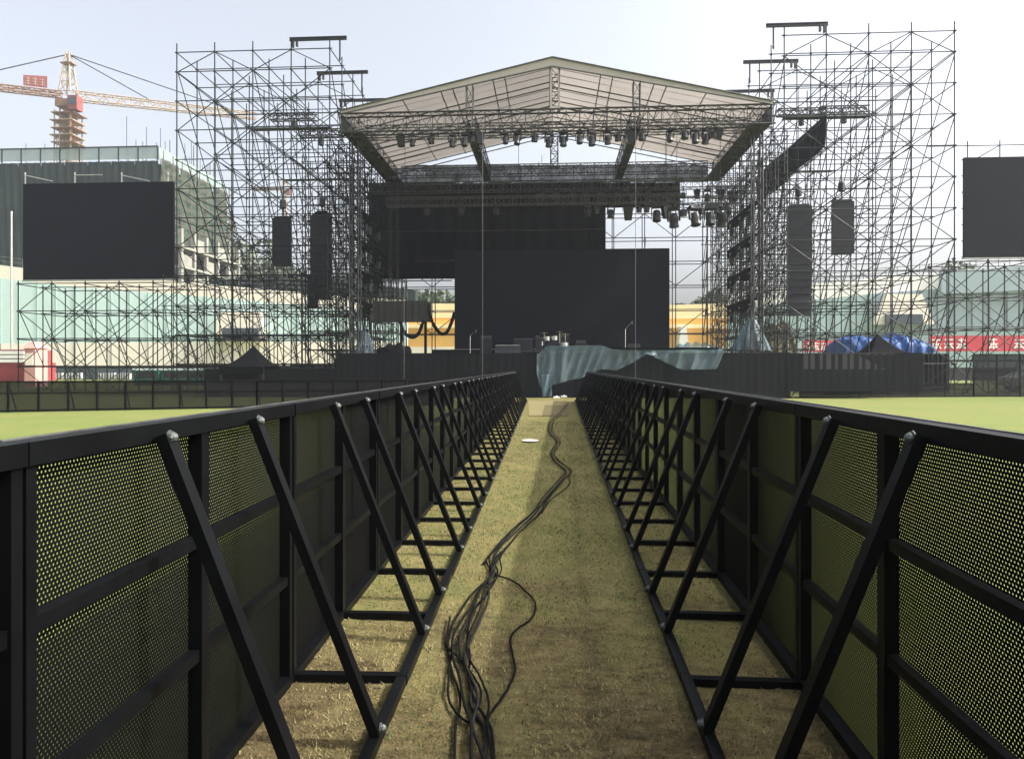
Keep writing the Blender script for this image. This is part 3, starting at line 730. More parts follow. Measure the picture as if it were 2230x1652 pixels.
# black banner running back through the right tower
bn = thing('side_banner', 'broad black cloth band running back through the right tower', 'banner', (13.4,34,13))
A0 = at(1800,250,34.3); A1 = at(1797,318,34.3); B0 = at(1645,388,45.0); B1 = at(1648,445,45.0)
MB().grid(lambda u,v: ((A0.lerp(B0,u)).lerp(A1.lerp(B1,u),v)+Vector((.05*math.sin(u*14)*v,0,-.06*math.sin(math.pi*u)*v))), 30, 6).build('cloth','black_cloth',bn)
MB().tube(A0,B0,.05,6).build('pole','truss_dark',bn)
# black loudspeaker clusters seen high in both towers (hoist frames with lights)
for s, nm, px, py in ((-1,'left',640,255),(-1,'left',700,290),(1,'right',1745,245),(1,'right',1838,240)):
    q = at(px,py,38.5)
    g_ = thing('hoist_frame', f'small dark rigging frame high in the {nm} tower, ' + ('nearer the roof' if px in (700,1745) else 'farther from the roof'), 'rigging frame', q)
    truss(g_, q+Vector((-1.3,0,0)), q+Vector((1.3,0,0)), .35,.35,'truss_dark',step=.35,rc=.035,rl=.02)
    MB().lathe(q+Vector((0,0,-.75)),[(.05,0),(.16,.05),(.16,.45),(.05,.6)],8).build('hoist','light_body',g_)

# ================================================================ THINGS ON THE STAGE
pf = thing('plastic_sheet', 'large translucent blue plastic sheet draped over a low table at the stage front', 'plastic sheet', (3,30.8,2.3))
def zd(pts, grow=3.003): return [((1400+x/grow)/1.2108, (550+y/grow)/1.2108) for x, y in pts]
bot = zd([(40,1290),(70,1400),(105,1470),(165,1400),(280,1365),(400,1340),(560,1270),(680,1280),(800,1220),(920,1150),(1050,1210),(1190,1275),(1330,1272),(1465,1270),(1500,1200),(1530,1130)])
top = zd([(60,1150),(120,1090),(300,1085),(440,1082),(560,1080),(640,1112),(760,1120),(900,1120),(1050,1120),(1190,1118),(1330,1115),(1465,1115),(1500,1112),(1525,1110)])
def interp(pl_, x):
    for i in range(len(pl_)-1):
        if pl_[i][0] <= x <= pl_[i+1][0]:
            t = (x-pl_[i][0])/max(1e-6, pl_[i+1][0]-pl_[i][0]); return pl_[i][1]+(pl_[i+1][1]-pl_[i][1])*t
    return pl_[0][1] if x < pl_[0][0] else pl_[-1][1]
x0p, x1p = 1169, 1577
def film(u, v):
    px = x0p+(x1p-x0p)*u; yt = interp(top, px); yb = max(yt+2, interp(bot, px))
    py = yt+(yb-yt)*v
    fold = (.10*abs(math.sin(u*27+2*math.sin(u*9)+v*1.2))-.05+.05*abs(math.sin(u*61+v*4))+.016*math.sin(u*95+5*math.sin(u*11)))*min(1,v*2+.15)+.05*math.sin(u*23+v*3)
    q = at(px, py, 30.75); return (q.x, 30.72+fold-.05*v, q.z)
MB().grid(film, 340, 22).build('front_fall','plastic_film',pf)
def film_top(u, v):
    px = x0p+(x1p-x0p)*u; q = at(px, interp(top, px), 30.75)
    return (q.x, 30.75+2.2*v, q.z+.02*math.sin(u*60+v*5)*v+.07*math.sin(u*17)*v)
MB().grid(film_top, 90, 8).build('top_cover','plastic_film',pf)
def tail(u, v):
    a = at(1180+22*u, 815+48*v, 30.6); return (a.x, 30.6+.08*math.sin(u*9+v*4), a.z)
MB().grid(tail, 12, 8).build('hanging_tail','plastic_film',pf)
tb = thing('low_table', 'low black table under the blue plastic sheet', 'table', (3,31,2.03))
p0 = at(1182,770,31.2); p1 = at(1565,770,31.2)
MB().box((p0.x,31.15,2.2),(p1.x,32.7,2.27)).build('table_top','black_cloth',tb)
for x in (p0.x+.1,(p0.x+p1.x)/2,p1.x-.1):
    for y in (31.25,32.6): MB().box((x-.04,y-.04,2.032),(x+.04,y+.04,2.2)).build('leg','black_cloth',tb)
# wrapped equipment cones
def wrapped(px0, px1, pxa, pya, pyb, Y, label):
    a = at(px0,pyb,Y); b = at(px1,pyb,Y); c = at(pxa,pya,Y); bz = a.z; cx = (a.x+b.x)/2; hw = (b.x-a.x)/2
    hgt = c.z-bz
    r_ = thing('wrapped_equipment', label, 'covered equipment', (cx,Y,bz), 'stage equipment wrapped in blue plastic')
    def f(u, v):
        t = 2*math.pi*u; rr = (1-v)**.8*(1+.10*math.sin(9*t+v*3)+.06*math.sin(17*t))+.16*(1-v*.6)
        if v >= .999: rr = .02
        return (cx+(c.x-cx)*v+hw*.86*rr*math.cos(t), Y+hw*.6*rr*math.sin(t), bz+hgt*v)
    MB().grid(f, 60, 16).build('plastic_cover','plastic_film',r_)
    mb = MB(); mb.box((cx-hw*.45,Y-.25,bz),(cx+hw*.45,Y+.25,bz+.35*hgt)).tube((cx,Y,bz),(c.x,Y,bz+hgt*.9),.05,8).box((c.x-.12,Y-.1,bz+hgt*.6),(c.x+.12,Y+.1,bz+hgt*.85)); mb.build('stand','black_cloth',r_)
wrapped(770,816,797,707,777,32.5,'tall narrow object wrapped in blue plastic at the left end of the stage')
wrapped(1594,1677,1637,688,763,33.0,'wide cone of blue plastic over equipment at the right end of the stage')
# bagged gear on the right of the sheet
q0 = at(1456,745,33.5); q1 = at(1575,762,33.5)
def bag(u, v):
    t = math.pi*v; cx = q0.x+(q1.x-q0.x)*u; e = math.sin(math.pi*min(1,max(0.0,u)))**.4
    return (cx, 33.5-.45*math.cos(t)*e, 2.03+.55*math.sin(t)*e*(1+.12*math.sin(u*40)))
tag(MB().grid(bag, 50, 12).build('covered_speakers','plastic_film',org=(q0.x,33.5,2.03)), 'row of floor speakers bagged in pale blue plastic, right of the main screen', 'covered equipment')
# floor gear
def wedge(x, y, z, label, s=1.0):
    r_ = thing('monitor_wedge', label, 'speaker', (x,y,z), 'floor gear in front of the main screen')
    MB().hexa([(x-.3*s,y-.25*s,z),(x+.3*s,y-.25*s,z),(x+.3*s,y+.25*s,z),(x-.3*s,y+.25*s,z),(x-.3*s,y-.12*s,z+.4*s),(x+.3*s,y-.12*s,z+.4*s),(x+.3*s,y+.25*s,z+.4*s),(x-.3*s,y+.25*s,z+.4*s)]).build('cabinet','pa_black',r_)
    MB().bar((x-.27*s,y-.2*s,z+.38*s),(x+.27*s,y-.2*s,z+.38*s),.03).build('handle','steel_bright',r_)
def mic(px, Y, h_, label, bend=1):
    q = at(px,760,Y); x = q.x; z0 = 2.034
    r_ = thing('microphone_stand', label, 'microphone stand', (x,Y,z0))
    MB().tube((x,Y,z0),(x,Y,z0+h_*.8),.018,6).tube((x,Y,z0+h_*.78),(x+.28*bend,Y-.15,z0+h_),.014,6).build('pole','steel_bright',r_)
    MB().lathe((x,Y,z0),[(.16,0),(.16,.02),(.03,.035)],12).build('foot','steel_bright',r_)
    MB().lathe((x+.3*bend,Y-.16,z0+h_-.04),[(.015,-.1),(.02,0),(.032,.02),(.032,.06),(.01,.08)],8).build('microphone','truss_grey',r_)
mic(1024,32.6,1.1,'leftmost microphone stand in front of the main screen')
mic(1362,32.9,1.5,'tall microphone stand in front of the right part of the main screen',1)
wedge(at(1093,760,32.2).x,32.2,2.034,'left one of two black monitor wedges beside the flight case'); wedge(at(1108,760,32.2).x+.25,32.2,2.034,'right one of two black monitor wedges beside the flight case')
def case(px0, px1, pyt, Y, label, z0=2.034):
    a = at(px0,pyt,Y); b = at(px1,pyt,Y)
    r_ = thing('flight_case', label, 'case', ((a.x+b.x)/2,Y,z0))
    MB().box((a.x,Y,z0+.1),(b.x,Y+.6,a.z)).build('box','pa_black',r_)
    e = MB(); t=.022
    for (x,z_) in ((a.x,z0+.1),(b.x,z0+.1),(a.x,a.z),(b.x,a.z)): e.box((x-t,Y-.012,z_-t),(x+t,Y+.6,z_+t))
    e.bar((a.x,Y-.012,a.z),(b.x,Y-.012,a.z),.03).bar((a.x,Y-.012,z0+.1),(b.x,Y-.012,z0+.1),.03)
    e.build('edge_trim','truss_grey',r_)
    for x in (a.x+.1,b.x-.1): MB().lathe((x-.02,Y+.1,z0+.05),[(.05,0),(.05,.04)],10,'X').build('wheel','rubber',r_)
case(1120,1160,738,32.2,'largest black flight case with grey edges in front of the main screen')
case(1166,1180,736,32.2,'narrow upright flight case left of the drum kit')
# drum kit
kx = at(1203,760,32.4).x; kz = 2.034
dk = thing('drum_kit','small drum kit with bright cymbals behind the plastic sheet','drum kit',(kx,33,kz))
MB().lathe((kx,32.9,kz+.3),[(.28,0),(.29,.02),(.29,.4),(.28,.42)],20,'Y').build('bass_drum','pa_black',dk)
for dx,z_,r0 in ((-.28,.62,.16),(.1,.64,.14),(.55,.32,.22),(-.6,.38,.18)):
    MB().lathe((kx+dx,33.0,kz+z_),[(r0,0),(r0+.008,.01),(r0+.008,.2),(r0,.21)],16).build('drum','steel_bright',dk)
for dx,z_,r0 in ((-.75,.85,.22),(.62,.95,.24),(.35,1.05,.2),(-.4,1.0,.2)):
    c_ = MB().lathe((kx+dx,33.1,kz+z_),[(r0,0),(r0*.3,.02),(.03,.035),(.01,.05)],18).build('cymbal','brass',dk)
    MB().tube((kx+dx,33.1,kz),(kx+dx,33.1,kz+z_),.012,6).build('stand','steel_bright',c_)
# keyboards / amps
def amp(px0,px1,pyt,Y,label):
    a = at(px0,pyt,Y); b = at(px1,pyt,Y); z0=2.034
    r_ = thing('amplifier',label,'amplifier',((a.x+b.x)/2,Y,z0))
    MB().box((a.x,Y,z0),(b.x,Y+.35,a.z-.16)).build('cabinet','pa_black',r_)
    hd = MB().box((a.x+.03,Y+.02,a.z-.155),(b.x-.03,Y+.3,a.z)).build('head','light_body',r_)
    k_ = MB()
    for i in range(5): 
        x = a.x+.08+(b.x-a.x-.16)*i/4; k_.lathe((x,Y+.018,a.z-.08),[(.018,0),(.016,-.02)],8,'Y')
    k_.build('knobs','steel_bright',hd)
amp(1215,1240,726,34.0,'amplifier stack with bright knobs right of the drum kit'); amp(1254,1278,740,34.0,'small low amplifier alone right of the taller stack')
amp(1046,1070,730,33.5,'rounded dark amplifier beside the left microphone stand')
amp(1368,1396,748,33.0,'small box with pale trim at the foot of the right wire')
# low covered heap at left of the deck
hx0 = at(818,770,32).x; hx1 = at(895,770,32).x
def heap(u,v):
    t=math.pi*v; e=math.sin(math.pi*min(1,max(0,u)))**.35
    return (hx0+(hx1-hx0)*u, 32.2-.5*math.cos(t)*e, 2.03+(.42+.07*math.sin(u*22)+.1*u)*math.sin(t)*e)
tag(MB().grid(heap,40,10).build('covered_heap','black_cloth',org=(hx0,32,2.03)),'low lumpy heap under black cloth on the left stage wing','covered equipment')
# hanging control box with looping cables
a = at(812,655,33.0); b = at(930,698,33.0)
hb = thing('equipment_box','dark ribbed box on legs at the left of the stage with looping cables','box',((a.x+b.x)/2,33,2.03))
MB().box((a.x,33.0,b.z),(b.x,34.2,a.z)).build('box','dark_olive_wall',hb)
rb = MB()
for i in range(9): x=a.x+(b.x-a.x)*i/8; rb.box((x-.02,32.96,b.z),(x+.02,32.999,a.z))
rb.box((a.x-.05,32.95,b.z-.08),(b.x+.05,33.0,b.z-.001)); rb.build('rib_frame','truss_dark',hb)
for x in (at(872,700,33).x, at(925,700,33).x): MB().bar((x,33.2,2.03),(x,33.2,b.z-.002),.12).build('leg','black_cloth',hb)
def loop(px, Y, r, label):
    P = smooth([at(x,y,Y) for x,y in px], 8)
    tag(MB().path(P, r, 8).build('hanging_cable','cable_black',org=P[0]), label, 'cable')
loop([(872,700),(876,715),(886,729),(900,734),(912,725),(920,705),(924,698)],32.9,.085,'thick black cable hanging in a small loop under the ribbed box')
loop([(932,660),(937,690),(950,716),(962,727),(974,722),(984,700),(990,680)],33.2,.085,'thick black cable hanging in a deep loop beside the ribbed box')

# ================================================================ FAR MESH FENCES
def far_fence(p0, p1, z1, n_, label, group=None):
    p0 = Vector(p0); p1 = Vector(p1); r_ = thing('mesh_fence', label, 'fence', ((p0.x+p1.x)/2,(p0.y+p1.y)/2,0), group)
    d = (p1-p0)
    MB().hexa([p0+Vector((0,0,.03)),p1+Vector((0,0,.03)),p1+Vector((0,.01,.03)),p0+Vector((0,.01,.03)),p0+Vector((0,0,z1)),p1+Vector((0,0,z1)),p1+Vector((0,.01,z1)),p0+Vector((0,.01,z1))]).build('mesh','gauze',r_)
    MB().bar(p0+Vector((0,0,z1)),p1+Vector((0,0,z1)),.05).build('top_rail','black_paint',r_)
    MB().bar(p0+Vector((0,0,.04)),p1+Vector((0,0,.04)),.06).build('bottom_rail','black_paint',r_)
    MB().bar(p0+Vector((0,0,z1*.62)),p1+Vector((0,0,z1*.62)),.03).build('mid_rail','black_paint',r_)
    nn = Vector((-d.y,d.x,0)).normalized()
    for i in range(n_+1):
        q = p0+d*i/n_; MB().bar(q,q+Vector((0,0,z1)),.05).build('post','black_paint',r_)
        if i % 2 == 0: MB().bar(q+nn*.03+Vector((0,0,z1-.05)),q+nn*.75,.035).build('brace','black_paint',r_)
g0 = gr(-120,900); g1_ = gr(560,887.5)
gl = Vector((-3.6, 24.6,0))
zf = .93
far_fence(g0, g1_, zf, 11, 'long low black mesh fence across the field at the left', 'far mesh fences')
far_fence(g1_, gl, zf, 8, 'black mesh fence joining the far left fence to the lane', 'far mesh fences')
h0 = gr(2120,864); h1 = gr(2420,863); hs_ = gr(1740,866)
far_fence(h0+Vector((-.0,0,0)), h1, 1.98, 6, 'tall black mesh fence at the right edge of the field', 'far mesh fences')
far_fence((hs_.x,hs_.y-.1,0), h0, .62, 6, 'low black mesh fence under the right platform edge', 'far mesh fences')
q = gr(460,908); tag(MB().box((q.x-.25,q.y-.05,.0),(q.x+.25,q.y+.05,.05)).build('field_marker','white_plastic',org=(q.x,q.y,0)),'small pale plate lying on the green field at the left','marker')

# tents
def tent(px0, px1, pxa, pya, pyb, Y, label, matn='black_cloth', hleg=None):
    a = at(px0,pyb,Y); b = at(px1,pyb,Y); c = at(pxa,pya,Y); w_=(b.x-a.x)
    r_ = thing('canopy_tent', label, 'tent', ((a.x+b.x)/2,Y,0))
    cx,cy = c.x, Y+w_/2
    def f(u,v):
        t = u*4; k=int(t)%4; fr=t-int(t)
        cs=[(a.x,Y),(b.x,Y),(b.x,Y+w_),(a.x,Y+w_)]
        p=cs[k]; q=cs[(k+1)%4]; x=p[0]+(q[0]-p[0])*fr; y=p[1]+(q[1]-p[1])*fr
        return (x+(cx-x)*v, y+(cy-y)*v, a.z+(c.z-a.z)*(v**1.55))
    MB().grid(f,24,10).build('canopy',matn,r_)
    for yv in (Y, Y+w_): MB().box((a.x,yv-.01,a.z-.35),(b.x,yv+.01,a.z)).build('valance',matn,r_)
    for x in (a.x+.05,b.x-.05):
        for y in (Y+.05,Y+w_-.05): MB().box((x-.04,y-.04,0),(x+.04,y+.04,a.z)).build('leg','truss_dark',r_)
tent(478,574,531,750,798,30.5,'small black pointed canopy tent left of the stage')
tent(1895,1985,1931,724,768,34.5,'small black pointed canopy tent in front of the blue tarp at the right')

# tarp heap
def heap3(px0,px1,pyt,pyb,Y,dep,label,matn,name,cat,seed):
    a=at(px0,pyb,Y); b=at(px1,pyt,Y); rd=random.Random(seed); ph=[rd.uniform(0,6) for _ in range(6)]
    def f(u,v):
        t=math.pi*v; e=(math.sin(math.pi*min(1,max(0,u))))**.28
        z0=a.z if name=='tarp_heap' else 0
        hgt=(b.z-z0)*(.95+.10*math.sin(u*7+ph[0])+.05*math.sin(u*19+ph[1]+v*4))
        if name == 'tarp_heap':
            q_=Vector((u*9+seed*7,v*5,seed)); hgt*=1-.16*abs(_nz.noise(q_))*2-.10*abs(_nz.noise(q_*2.7))*2
        return (a.x+(b.x-a.x)*u, Y+dep*(1-math.cos(t))/2+.06*math.sin(u*25+v*7), z0+hgt*(max(0,math.sin(t))**.5)*e)
    z0=a.z if name=='tarp_heap' else 0
    return tag(MB().grid(f,90,30).build(name,matn,org=(a.x,Y,0)),label,cat)
heap3(1843,1965,722,768,36.3,3,'crumpled blue tarpaulin over a heap behind the right tent','blue_tarp','tarp_heap','tarpaulin',1)
heap3(1935,2040,722,768,37.2,3,'flat topped blue tarpaulin heap touching the red banner','blue_tarp','tarp_heap','tarpaulin',2)
heap3(1664,1745,683,765,45.5,4,'tall rounded olive mound behind the right end of the stage','olive_net','netted_mound','mound',3)

ca=at(1842,770,36.2); cb=at(2062,770,36.2)
kc=thing('equipment_container','long low black container carrying the blue tarpaulins','container',((ca.x+cb.x)/2,36.2,0))
MB().box((ca.x,36.2,.1),(cb.x,40.8,ca.z)).build('body','black_cloth',kc)
rb=MB()
for i in range(23): x=ca.x+(cb.x-ca.x)*i/22; rb.box((x-.03,36.15,.1),(x+.03,36.199,ca.z))
rb.build('ribs','truss_dark',kc)
# red banners with white strokes
def strokes(mb, x, z, h_, Y, rd):
    w_=h_*.85; t=h_*.09
    for k in range(3): zz=z+h_*(.15+.3*k)+rd.uniform(-.03,.03)*h_; mb.box((x+w_*rd.uniform(0,.15),Y-.02,zz),(x+w_*rd.uniform(.8,1),Y-.006,zz+t))
    mb.box((x+w_*.45,Y-.024,z+h_*.05),(x+w_*.45+t,Y-.0065,z+h_*.95))
    mb.bar((x+w_*.4,Y-.012,z+h_*.5),(x+w_*.08,Y-.012,z+h_*.08),.02,t); mb.bar((x+w_*.6,Y-.012,z+h_*.5),(x+w_*.95,Y-.012,z+h_*.08),.02,t)
def banner(px0,px1,pyt,pyb,Y,label,glyphs,seed=0):
    a=at(px0,pyb,Y); b=at(px1,pyt,Y); 
    r_=thing('wall_banner',label,'banner',((a.x+b.x)/2,Y,a.z),'red banners on the stadium wall')
    MB().box((a.x,Y,a.z),(b.x,Y+.06,b.z)).build('cloth','red_banner',r_)
    mb=MB(); rd=random.Random(seed); h_=(b.z-a.z)*.78
    for g in glyphs: strokes(mb, a.x+(b.x-a.x)*g, a.z+(b.z-a.z)*.1, h_, Y, rd)
    mb.build('lettering','white_plastic',r_)
    MB().tube((a.x,Y+.03,0),(a.x,Y+.03,b.z),.06,6).tube((b.x,Y+.03,0),(b.x,Y+.03,b.z),.06,6).build('posts','truss_grey',r_)
banner(1748,1822,741,766,60,'short red banner with white lettering at the foot of the right tower',[.03,.27,.51,.75],1)
banner(2024,2330,730,765,60,'long red banner with white lettering at the right edge',[.01,.10,.19,.33+.09,.60,.69,.8],2)

# ================================================================ STADIUM BEHIND
YS = 75.0
def wall_band(parent, name, px, top, bot, matn, Y=YS, th=.5):
    """closed slab between two pixel polylines, standing at depth Y"""
    mb=MB(); n_=len(px)
    for i in range(n_-1):
        a0=at(px[i],bot[i],Y); a1=at(px[i+1],bot[i+1],Y); b1=at(px[i+1],top[i+1],Y); b0=at(px[i],top[i],Y)
        D=Vector((0,th,0)); mb.hexa([a0,a1,a1+D,a0+D,b0,b1,b1+D,b0+D])
    return mb.build(name, matn, parent)
sl = thing('stadium_stand','pale cyan and cream curved stadium wall on the left','stadium',(at(300,800,YS).x,YS,0),'stadium stands around the field')
pxs=[-160,0,55,200,380,600,760,860,886]
tp_=[560,577,584,600,612,632,646,652,654]; c1=[592,606,612,628,640,660,673,680,682]; c2=[748,748,747,746,745,744,744,744,744]
wall_band(sl,'upper_wall',pxs,tp_,c1,'cream_wall'); wall_band(sl,'banner_band',pxs,c1,c2,'cyan_banner',YS-.004); wall_band(sl,'lower_wall',pxs,c2,[797]*9,'cream_wall',YS-.01)
wall_band(sl,'ground_floor',pxs,[797.2]*9,[829]*9,'dark_olive_wall',YS+.6)
def joints(parent, pxs_, a_, b_, n_, matn, Y, name):
    mb = MB()
    for i in range(n_+1):
        px = pxs_[0]+(pxs_[-1]-pxs_[0])*i/n_; A=at(px,interp(list(zip(pxs_,a_)),px),Y); B=at(px,interp(list(zip(pxs_,b_)),px),Y)
        mb.box((A.x-.05,Y-.05,B.z),(A.x+.05,Y-.004,A.z))
    mb.build(name, matn, parent)
def railing(parent, pxs_, a_, n_, Y, h_=1.0):
    mb = MB(); P_=[]
    for i in range(n_+1):
        px = pxs_[0]+(pxs_[-1]-pxs_[0])*i/n_; A=at(px,interp(list(zip(pxs_,a_)),px),Y); P_.append(A); mb.tube(A,A+Vector((0,0,h_)),.04,4)
    for A,B in zip(P_,P_[1:]):
        for q in (.5,1): mb.tube(A+Vector((0,0,h_*q)),B+Vector((0,0,h_*q)),.035,4)
    mb.build('railing','truss_grey',parent)
joints(sl,pxs,c1,c2,26,'teal_grey_panel',YS-.004,'panel_joints'); joints(sl,pxs,c2,[797]*9,13,'concrete',YS-.01,'wall_joints'); railing(sl,pxs,tp_,40,YS+.2)
def portal(parent, px, Y):   # flared cream surround with a dark balcony
    l,rr,t,bt,fl = px
    wall_band(parent,'portal_surround',[l-fl,l,rr,rr+fl],[bt-4,t,t,bt-4],[bt,bt,bt,bt],'cream_wall',Y,.6)
portal(sl,(474,568,678,742,6),YS-1.0)
wall_band(sl,'balcony',[485,562],[714,714],[736,737],'window_dark',YS-1.4,.5)
wall_band(sl,'balcony_rail',[470,575],[736,737],[742,743],'truss_grey',YS-2.0,.5)
# windows at the foot
wi = thing('kiosk_row','row of dark kiosks with pale latticed windows below the left stand','kiosk',(at(200,800,60).x,60,0))
wall_band(wi,'wall',[85,290],[802,802],[826,827],'window_dark',60,2)
for a_,b_ in ((97,135),(138,177),(214,250),(253,283)):
    wn=wall_band(wi,'window',[a_,b_],[812,812],[825,825],'white_wall',59.7,.2)
    mb=MB()
    for i in range(6):
        q=at(a_+(b_-a_)*(i+.5)/6,812,59.65); q2_=at(a_,825,59.65); mb.box((q.x-.05,59.6,q2_.z),(q.x+.05,59.65,q.z))
    mb.build('window_bars','window_dark',wn)
gb = thing('green_booth','low green booths with netting under the left stand','booth',(at(400,800,50).x,50,0))
for a_,b_ in ((290,345),(352,460),(462,492)):
    wall_band(gb,'wall',[a_,b_],[806,806],[848,848],'green_booth',50,2)
    wall_band(gb,'window',[a_+5,b_-5],[808,808],[823,823],'dark_olive_wall',49.9,.08)
wall_band(gb,'frame',[286,500],[802,802],[805.6,805.6],'white_wall',50.2,.3)
rb_ = thing('red_booth','dark red booth with white louvred upper wall at the far left edge','booth',(at(30,800,48).x,48,0))
wall_band(rb_,'base_wall',[-60,57],[789,789],[830,830],'red_booth',48,3)
for k in range(3): wall_band(rb_,'louvre',[-60,52],[764+9*k,764+9*k],[771+9*k,771+9*k],'white_wall',47.95,.2)
wall_band(rb_,'upper_wall',[-60,57],[761,761],[788.9,788.9],'red_booth',48.2,2.6)
pt = thing('brick_tower','slim pink brick tower beside the red booth','tower',(at(60,800,47).x,47,0))
a=at(53,828,46.5); b=at(68,758,46.5)
MB().box((a.x,46.5,0),(b.x+.3,47.7,b.z)).build('shaft','pink_brick',pt)
MB().hexa([(a.x-.1,46.4,b.z),(b.x+.4,46.4,b.z),(b.x+.4,47.8,b.z),(a.x-.1,47.8,b.z),(a.x+.15,46.7,b.z+.45),(b.x+.1,46.7,b.z+.45),(b.x+.1,47.5,b.z+.45),(a.x+.15,47.5,b.z+.45)]).build('cap','pink_brick',pt)
MB().box((a.x+.1,46.46,b.z-1.2),(b.x+.15,46.495,b.z-.35)).build('panel','cream_wall',pt)

sr = thing('stadium_stand','grey blue and white curved stadium wall on the right','stadium',(at(1900,800,YS).x,YS,0),'stadium stands around the field')
pxs=[1586,1600,1740,1900,2050,2230,2420]; tp_=[642,641,622,606,594,576,566]; c1=[672,672,655,640,628,612,604]; c2=[742,741,733,728,722,716,712]
wall_band(sr,'upper_wall',pxs,tp_,c1,'white_wall'); wall_band(sr,'banner_band',pxs[:4],c1[:4],c2[:4],'teal_grey_panel',YS-.004); wall_band(sr,'banner_band',pxs[3:],c1[3:],c2[3:],'grey_blue_panel',YS-.004)
wall_band(sr,'lower_wall',pxs,c2,[800]*7,'teal_grey_panel',YS-.01)
joints(sr,pxs,c1,c2,22,'truss_grey',YS-.004,'panel_joints'); railing(sr,pxs,tp_,34,YS+.2)
portal(sr,(1930,2008,640,706,26),YS-1.0)
wall_band(sr,'balcony',[1931,2010],[684,684],[706,706],'window_dark',YS-1.4,.5)
wall_band(sr,'parapet_screen',[2050,2230,2420],[590,580,572],[640,632,628],'grey_blue_panel',YS-1.2,.5)
wall_band(sr,'ground_floor',pxs,[800.2]*7,[832]*7,'dark_olive_wall',YS+.6)
sm_ = thing('stadium_stand','yellow and peach stadium building seen past both sides of the main screen','stadium',(at(1400,800,YS+6).x,YS+6,0),'stadium stands around the field')
Ym=YS+6
pxs=[870,990,1250,1460,1560,1592]
wall_band(sm_,'upper_wall',pxs,[660,661,662,664,661,657],[692,692,692,694,693,692],'pale_yellow_wall',Ym)
wall_band(sm_,'mid_wall',pxs,[692.1]*2+[692.1]+[694.1,693.1,692.1],[755]*6,'yellow_wall',Ym+.1)
wall_band(sm_,'lower_wall',pxs,[755.1]*6,[800]*6,'cream_wall',Ym)
wall_band(sm_,'ledge',pxs,[706]*6,[714]*6,'pale_yellow_wall',Ym-.6,.6)
for k,(a_,b_,cx_) in enumerate(((1478,1500,1489),(1592,1612,1600))):
    mb=MB(); A=at(a_,755,Ym-2); B=at(b_,755,Ym-2); C=at(cx_,710,Ym-2); mb.hexa([A,B,B+Vector((0,2,0)),A+Vector((0,2,0)),C+Vector((-.3,0,0)),C+Vector((.3,0,0)),C+Vector((.3,2,0)),C+Vector((-.3,2,0))]); 
    tag(mb.build('tent_peak','white_plastic',org=A), ['pointed white tent peak against the yellow wall','pointed white tent peak right of the yellow wall'][k],'tent')

# dark green netted ledge above the left stand
nl = thing('netted_wall','long dark green netting wall above the left stand','wall',(at(600,640,82).x,82,0))
wall_band(nl,'netting',[455,600,800,905],[606,608,618,632],[632,640,654,662],'green_net',82,1.5)

# trees
def tree(x, y, z0, h_, w_, seed, label, n_leaf=1800, matn='leaf_dark', grp=None, name='tree'):
    rd=random.Random(seed); r_=thing(name,label,'tree',(x,y,z0),grp)
    tr_=MB(); tr_.tube((x,y,z0),(x+rd.uniform(-.2,.2),y,z0+h_*.5),.03*h_,8,.018*h_)
    for k in range(5):
        a_=k*1.26+rd.random(); tr_.tube((x,y,z0+h_*(.3+.04*k)),(x+math.cos(a_)*w_*.3,y+math.sin(a_)*w_*.3,z0+h_*.68),.012*h_,5,.005*h_)
    tr_.build('trunk','bark',r_)
    blobs=[(x+rd.uniform(-.34,.34)*w_, y+rd.uniform(-.3,.3)*w_, z0+h_*rd.uniform(.42,.86), w_*rd.uniform(.14,.27)) for _ in range(13)]
    mb=MB(); ls=w_*.04
    for k in range(n_leaf):
        b_=rd.choice(blobs); d=Vector((rd.gauss(0,1),rd.gauss(0,1),rd.gauss(0,1))).normalized()*b_[3]*rd.uniform(.55,1.08)
        c_=Vector(b_[:3])+d; c_.z=max(c_.z,z0+.15*h_)
        u_=Vector((rd.gauss(0,1),rd.gauss(0,1),rd.gauss(0,1))).normalized()*ls; v_=u_.cross(Vector((rd.gauss(0,1),rd.gauss(0,1),rd.gauss(0,1)))).normalized()*ls*.7
        mb.poly([c_-u_,c_+v_,c_+u_,c_-v_])
    mb.build('crown',matn,r_)
def tree_px(px, pyt, wpx, Y, seed, label, matn='leaf_dark', grp=None, n_leaf=2600):
    t_=at(px,pyt,Y); w_=wpx*Y/1487*1.15; tree(t_.x,Y,0,t_.z,w_,seed,label,n_leaf,matn,grp)
for k,(px,py,wp) in enumerate(((868,634,30),(892,628,34),(918,626,36),(944,622,42),(970,630,34),(990,632,30))):
    tree_px(px,py-9,wp*2.1,96,40+k,ORD[k+1]+' dark green tree from the left in the row above the ribbed box',grp='trees in the row behind the stage, left of the main screen')
for k,(px,py,wp) in enumerate(((1480,660,26),(1506,650,30),(1535,640,36),(1560,632,40),(1580,640,26))):
    tree_px(px,py-9,wp*2.0,96,60+k,ORD[k+1]+' green tree from the left over the yellow wall right of the main screen',grp='trees over the yellow wall')
tree_px(2040,566,130,92,71,'large leafy tree top over the right stand beside the screen',n_leaf=2600)
tree_px(1975,580,80,94,72,'smaller tree top over the right stand, left of the large one')
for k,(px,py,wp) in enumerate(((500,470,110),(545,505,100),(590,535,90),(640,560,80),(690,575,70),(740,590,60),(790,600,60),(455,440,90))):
    tree_px(px,py,wp*1.4,128,80+k,['tall','stout','broad','shorter','small','low','lowest','leftmost'][k]+' hazy grey green tree behind the left tower, '+ORD[[2,3,4,5,6,7,8,1][k]]+' from the left','leaf_hazy','hazy trees behind the left tower',1700)

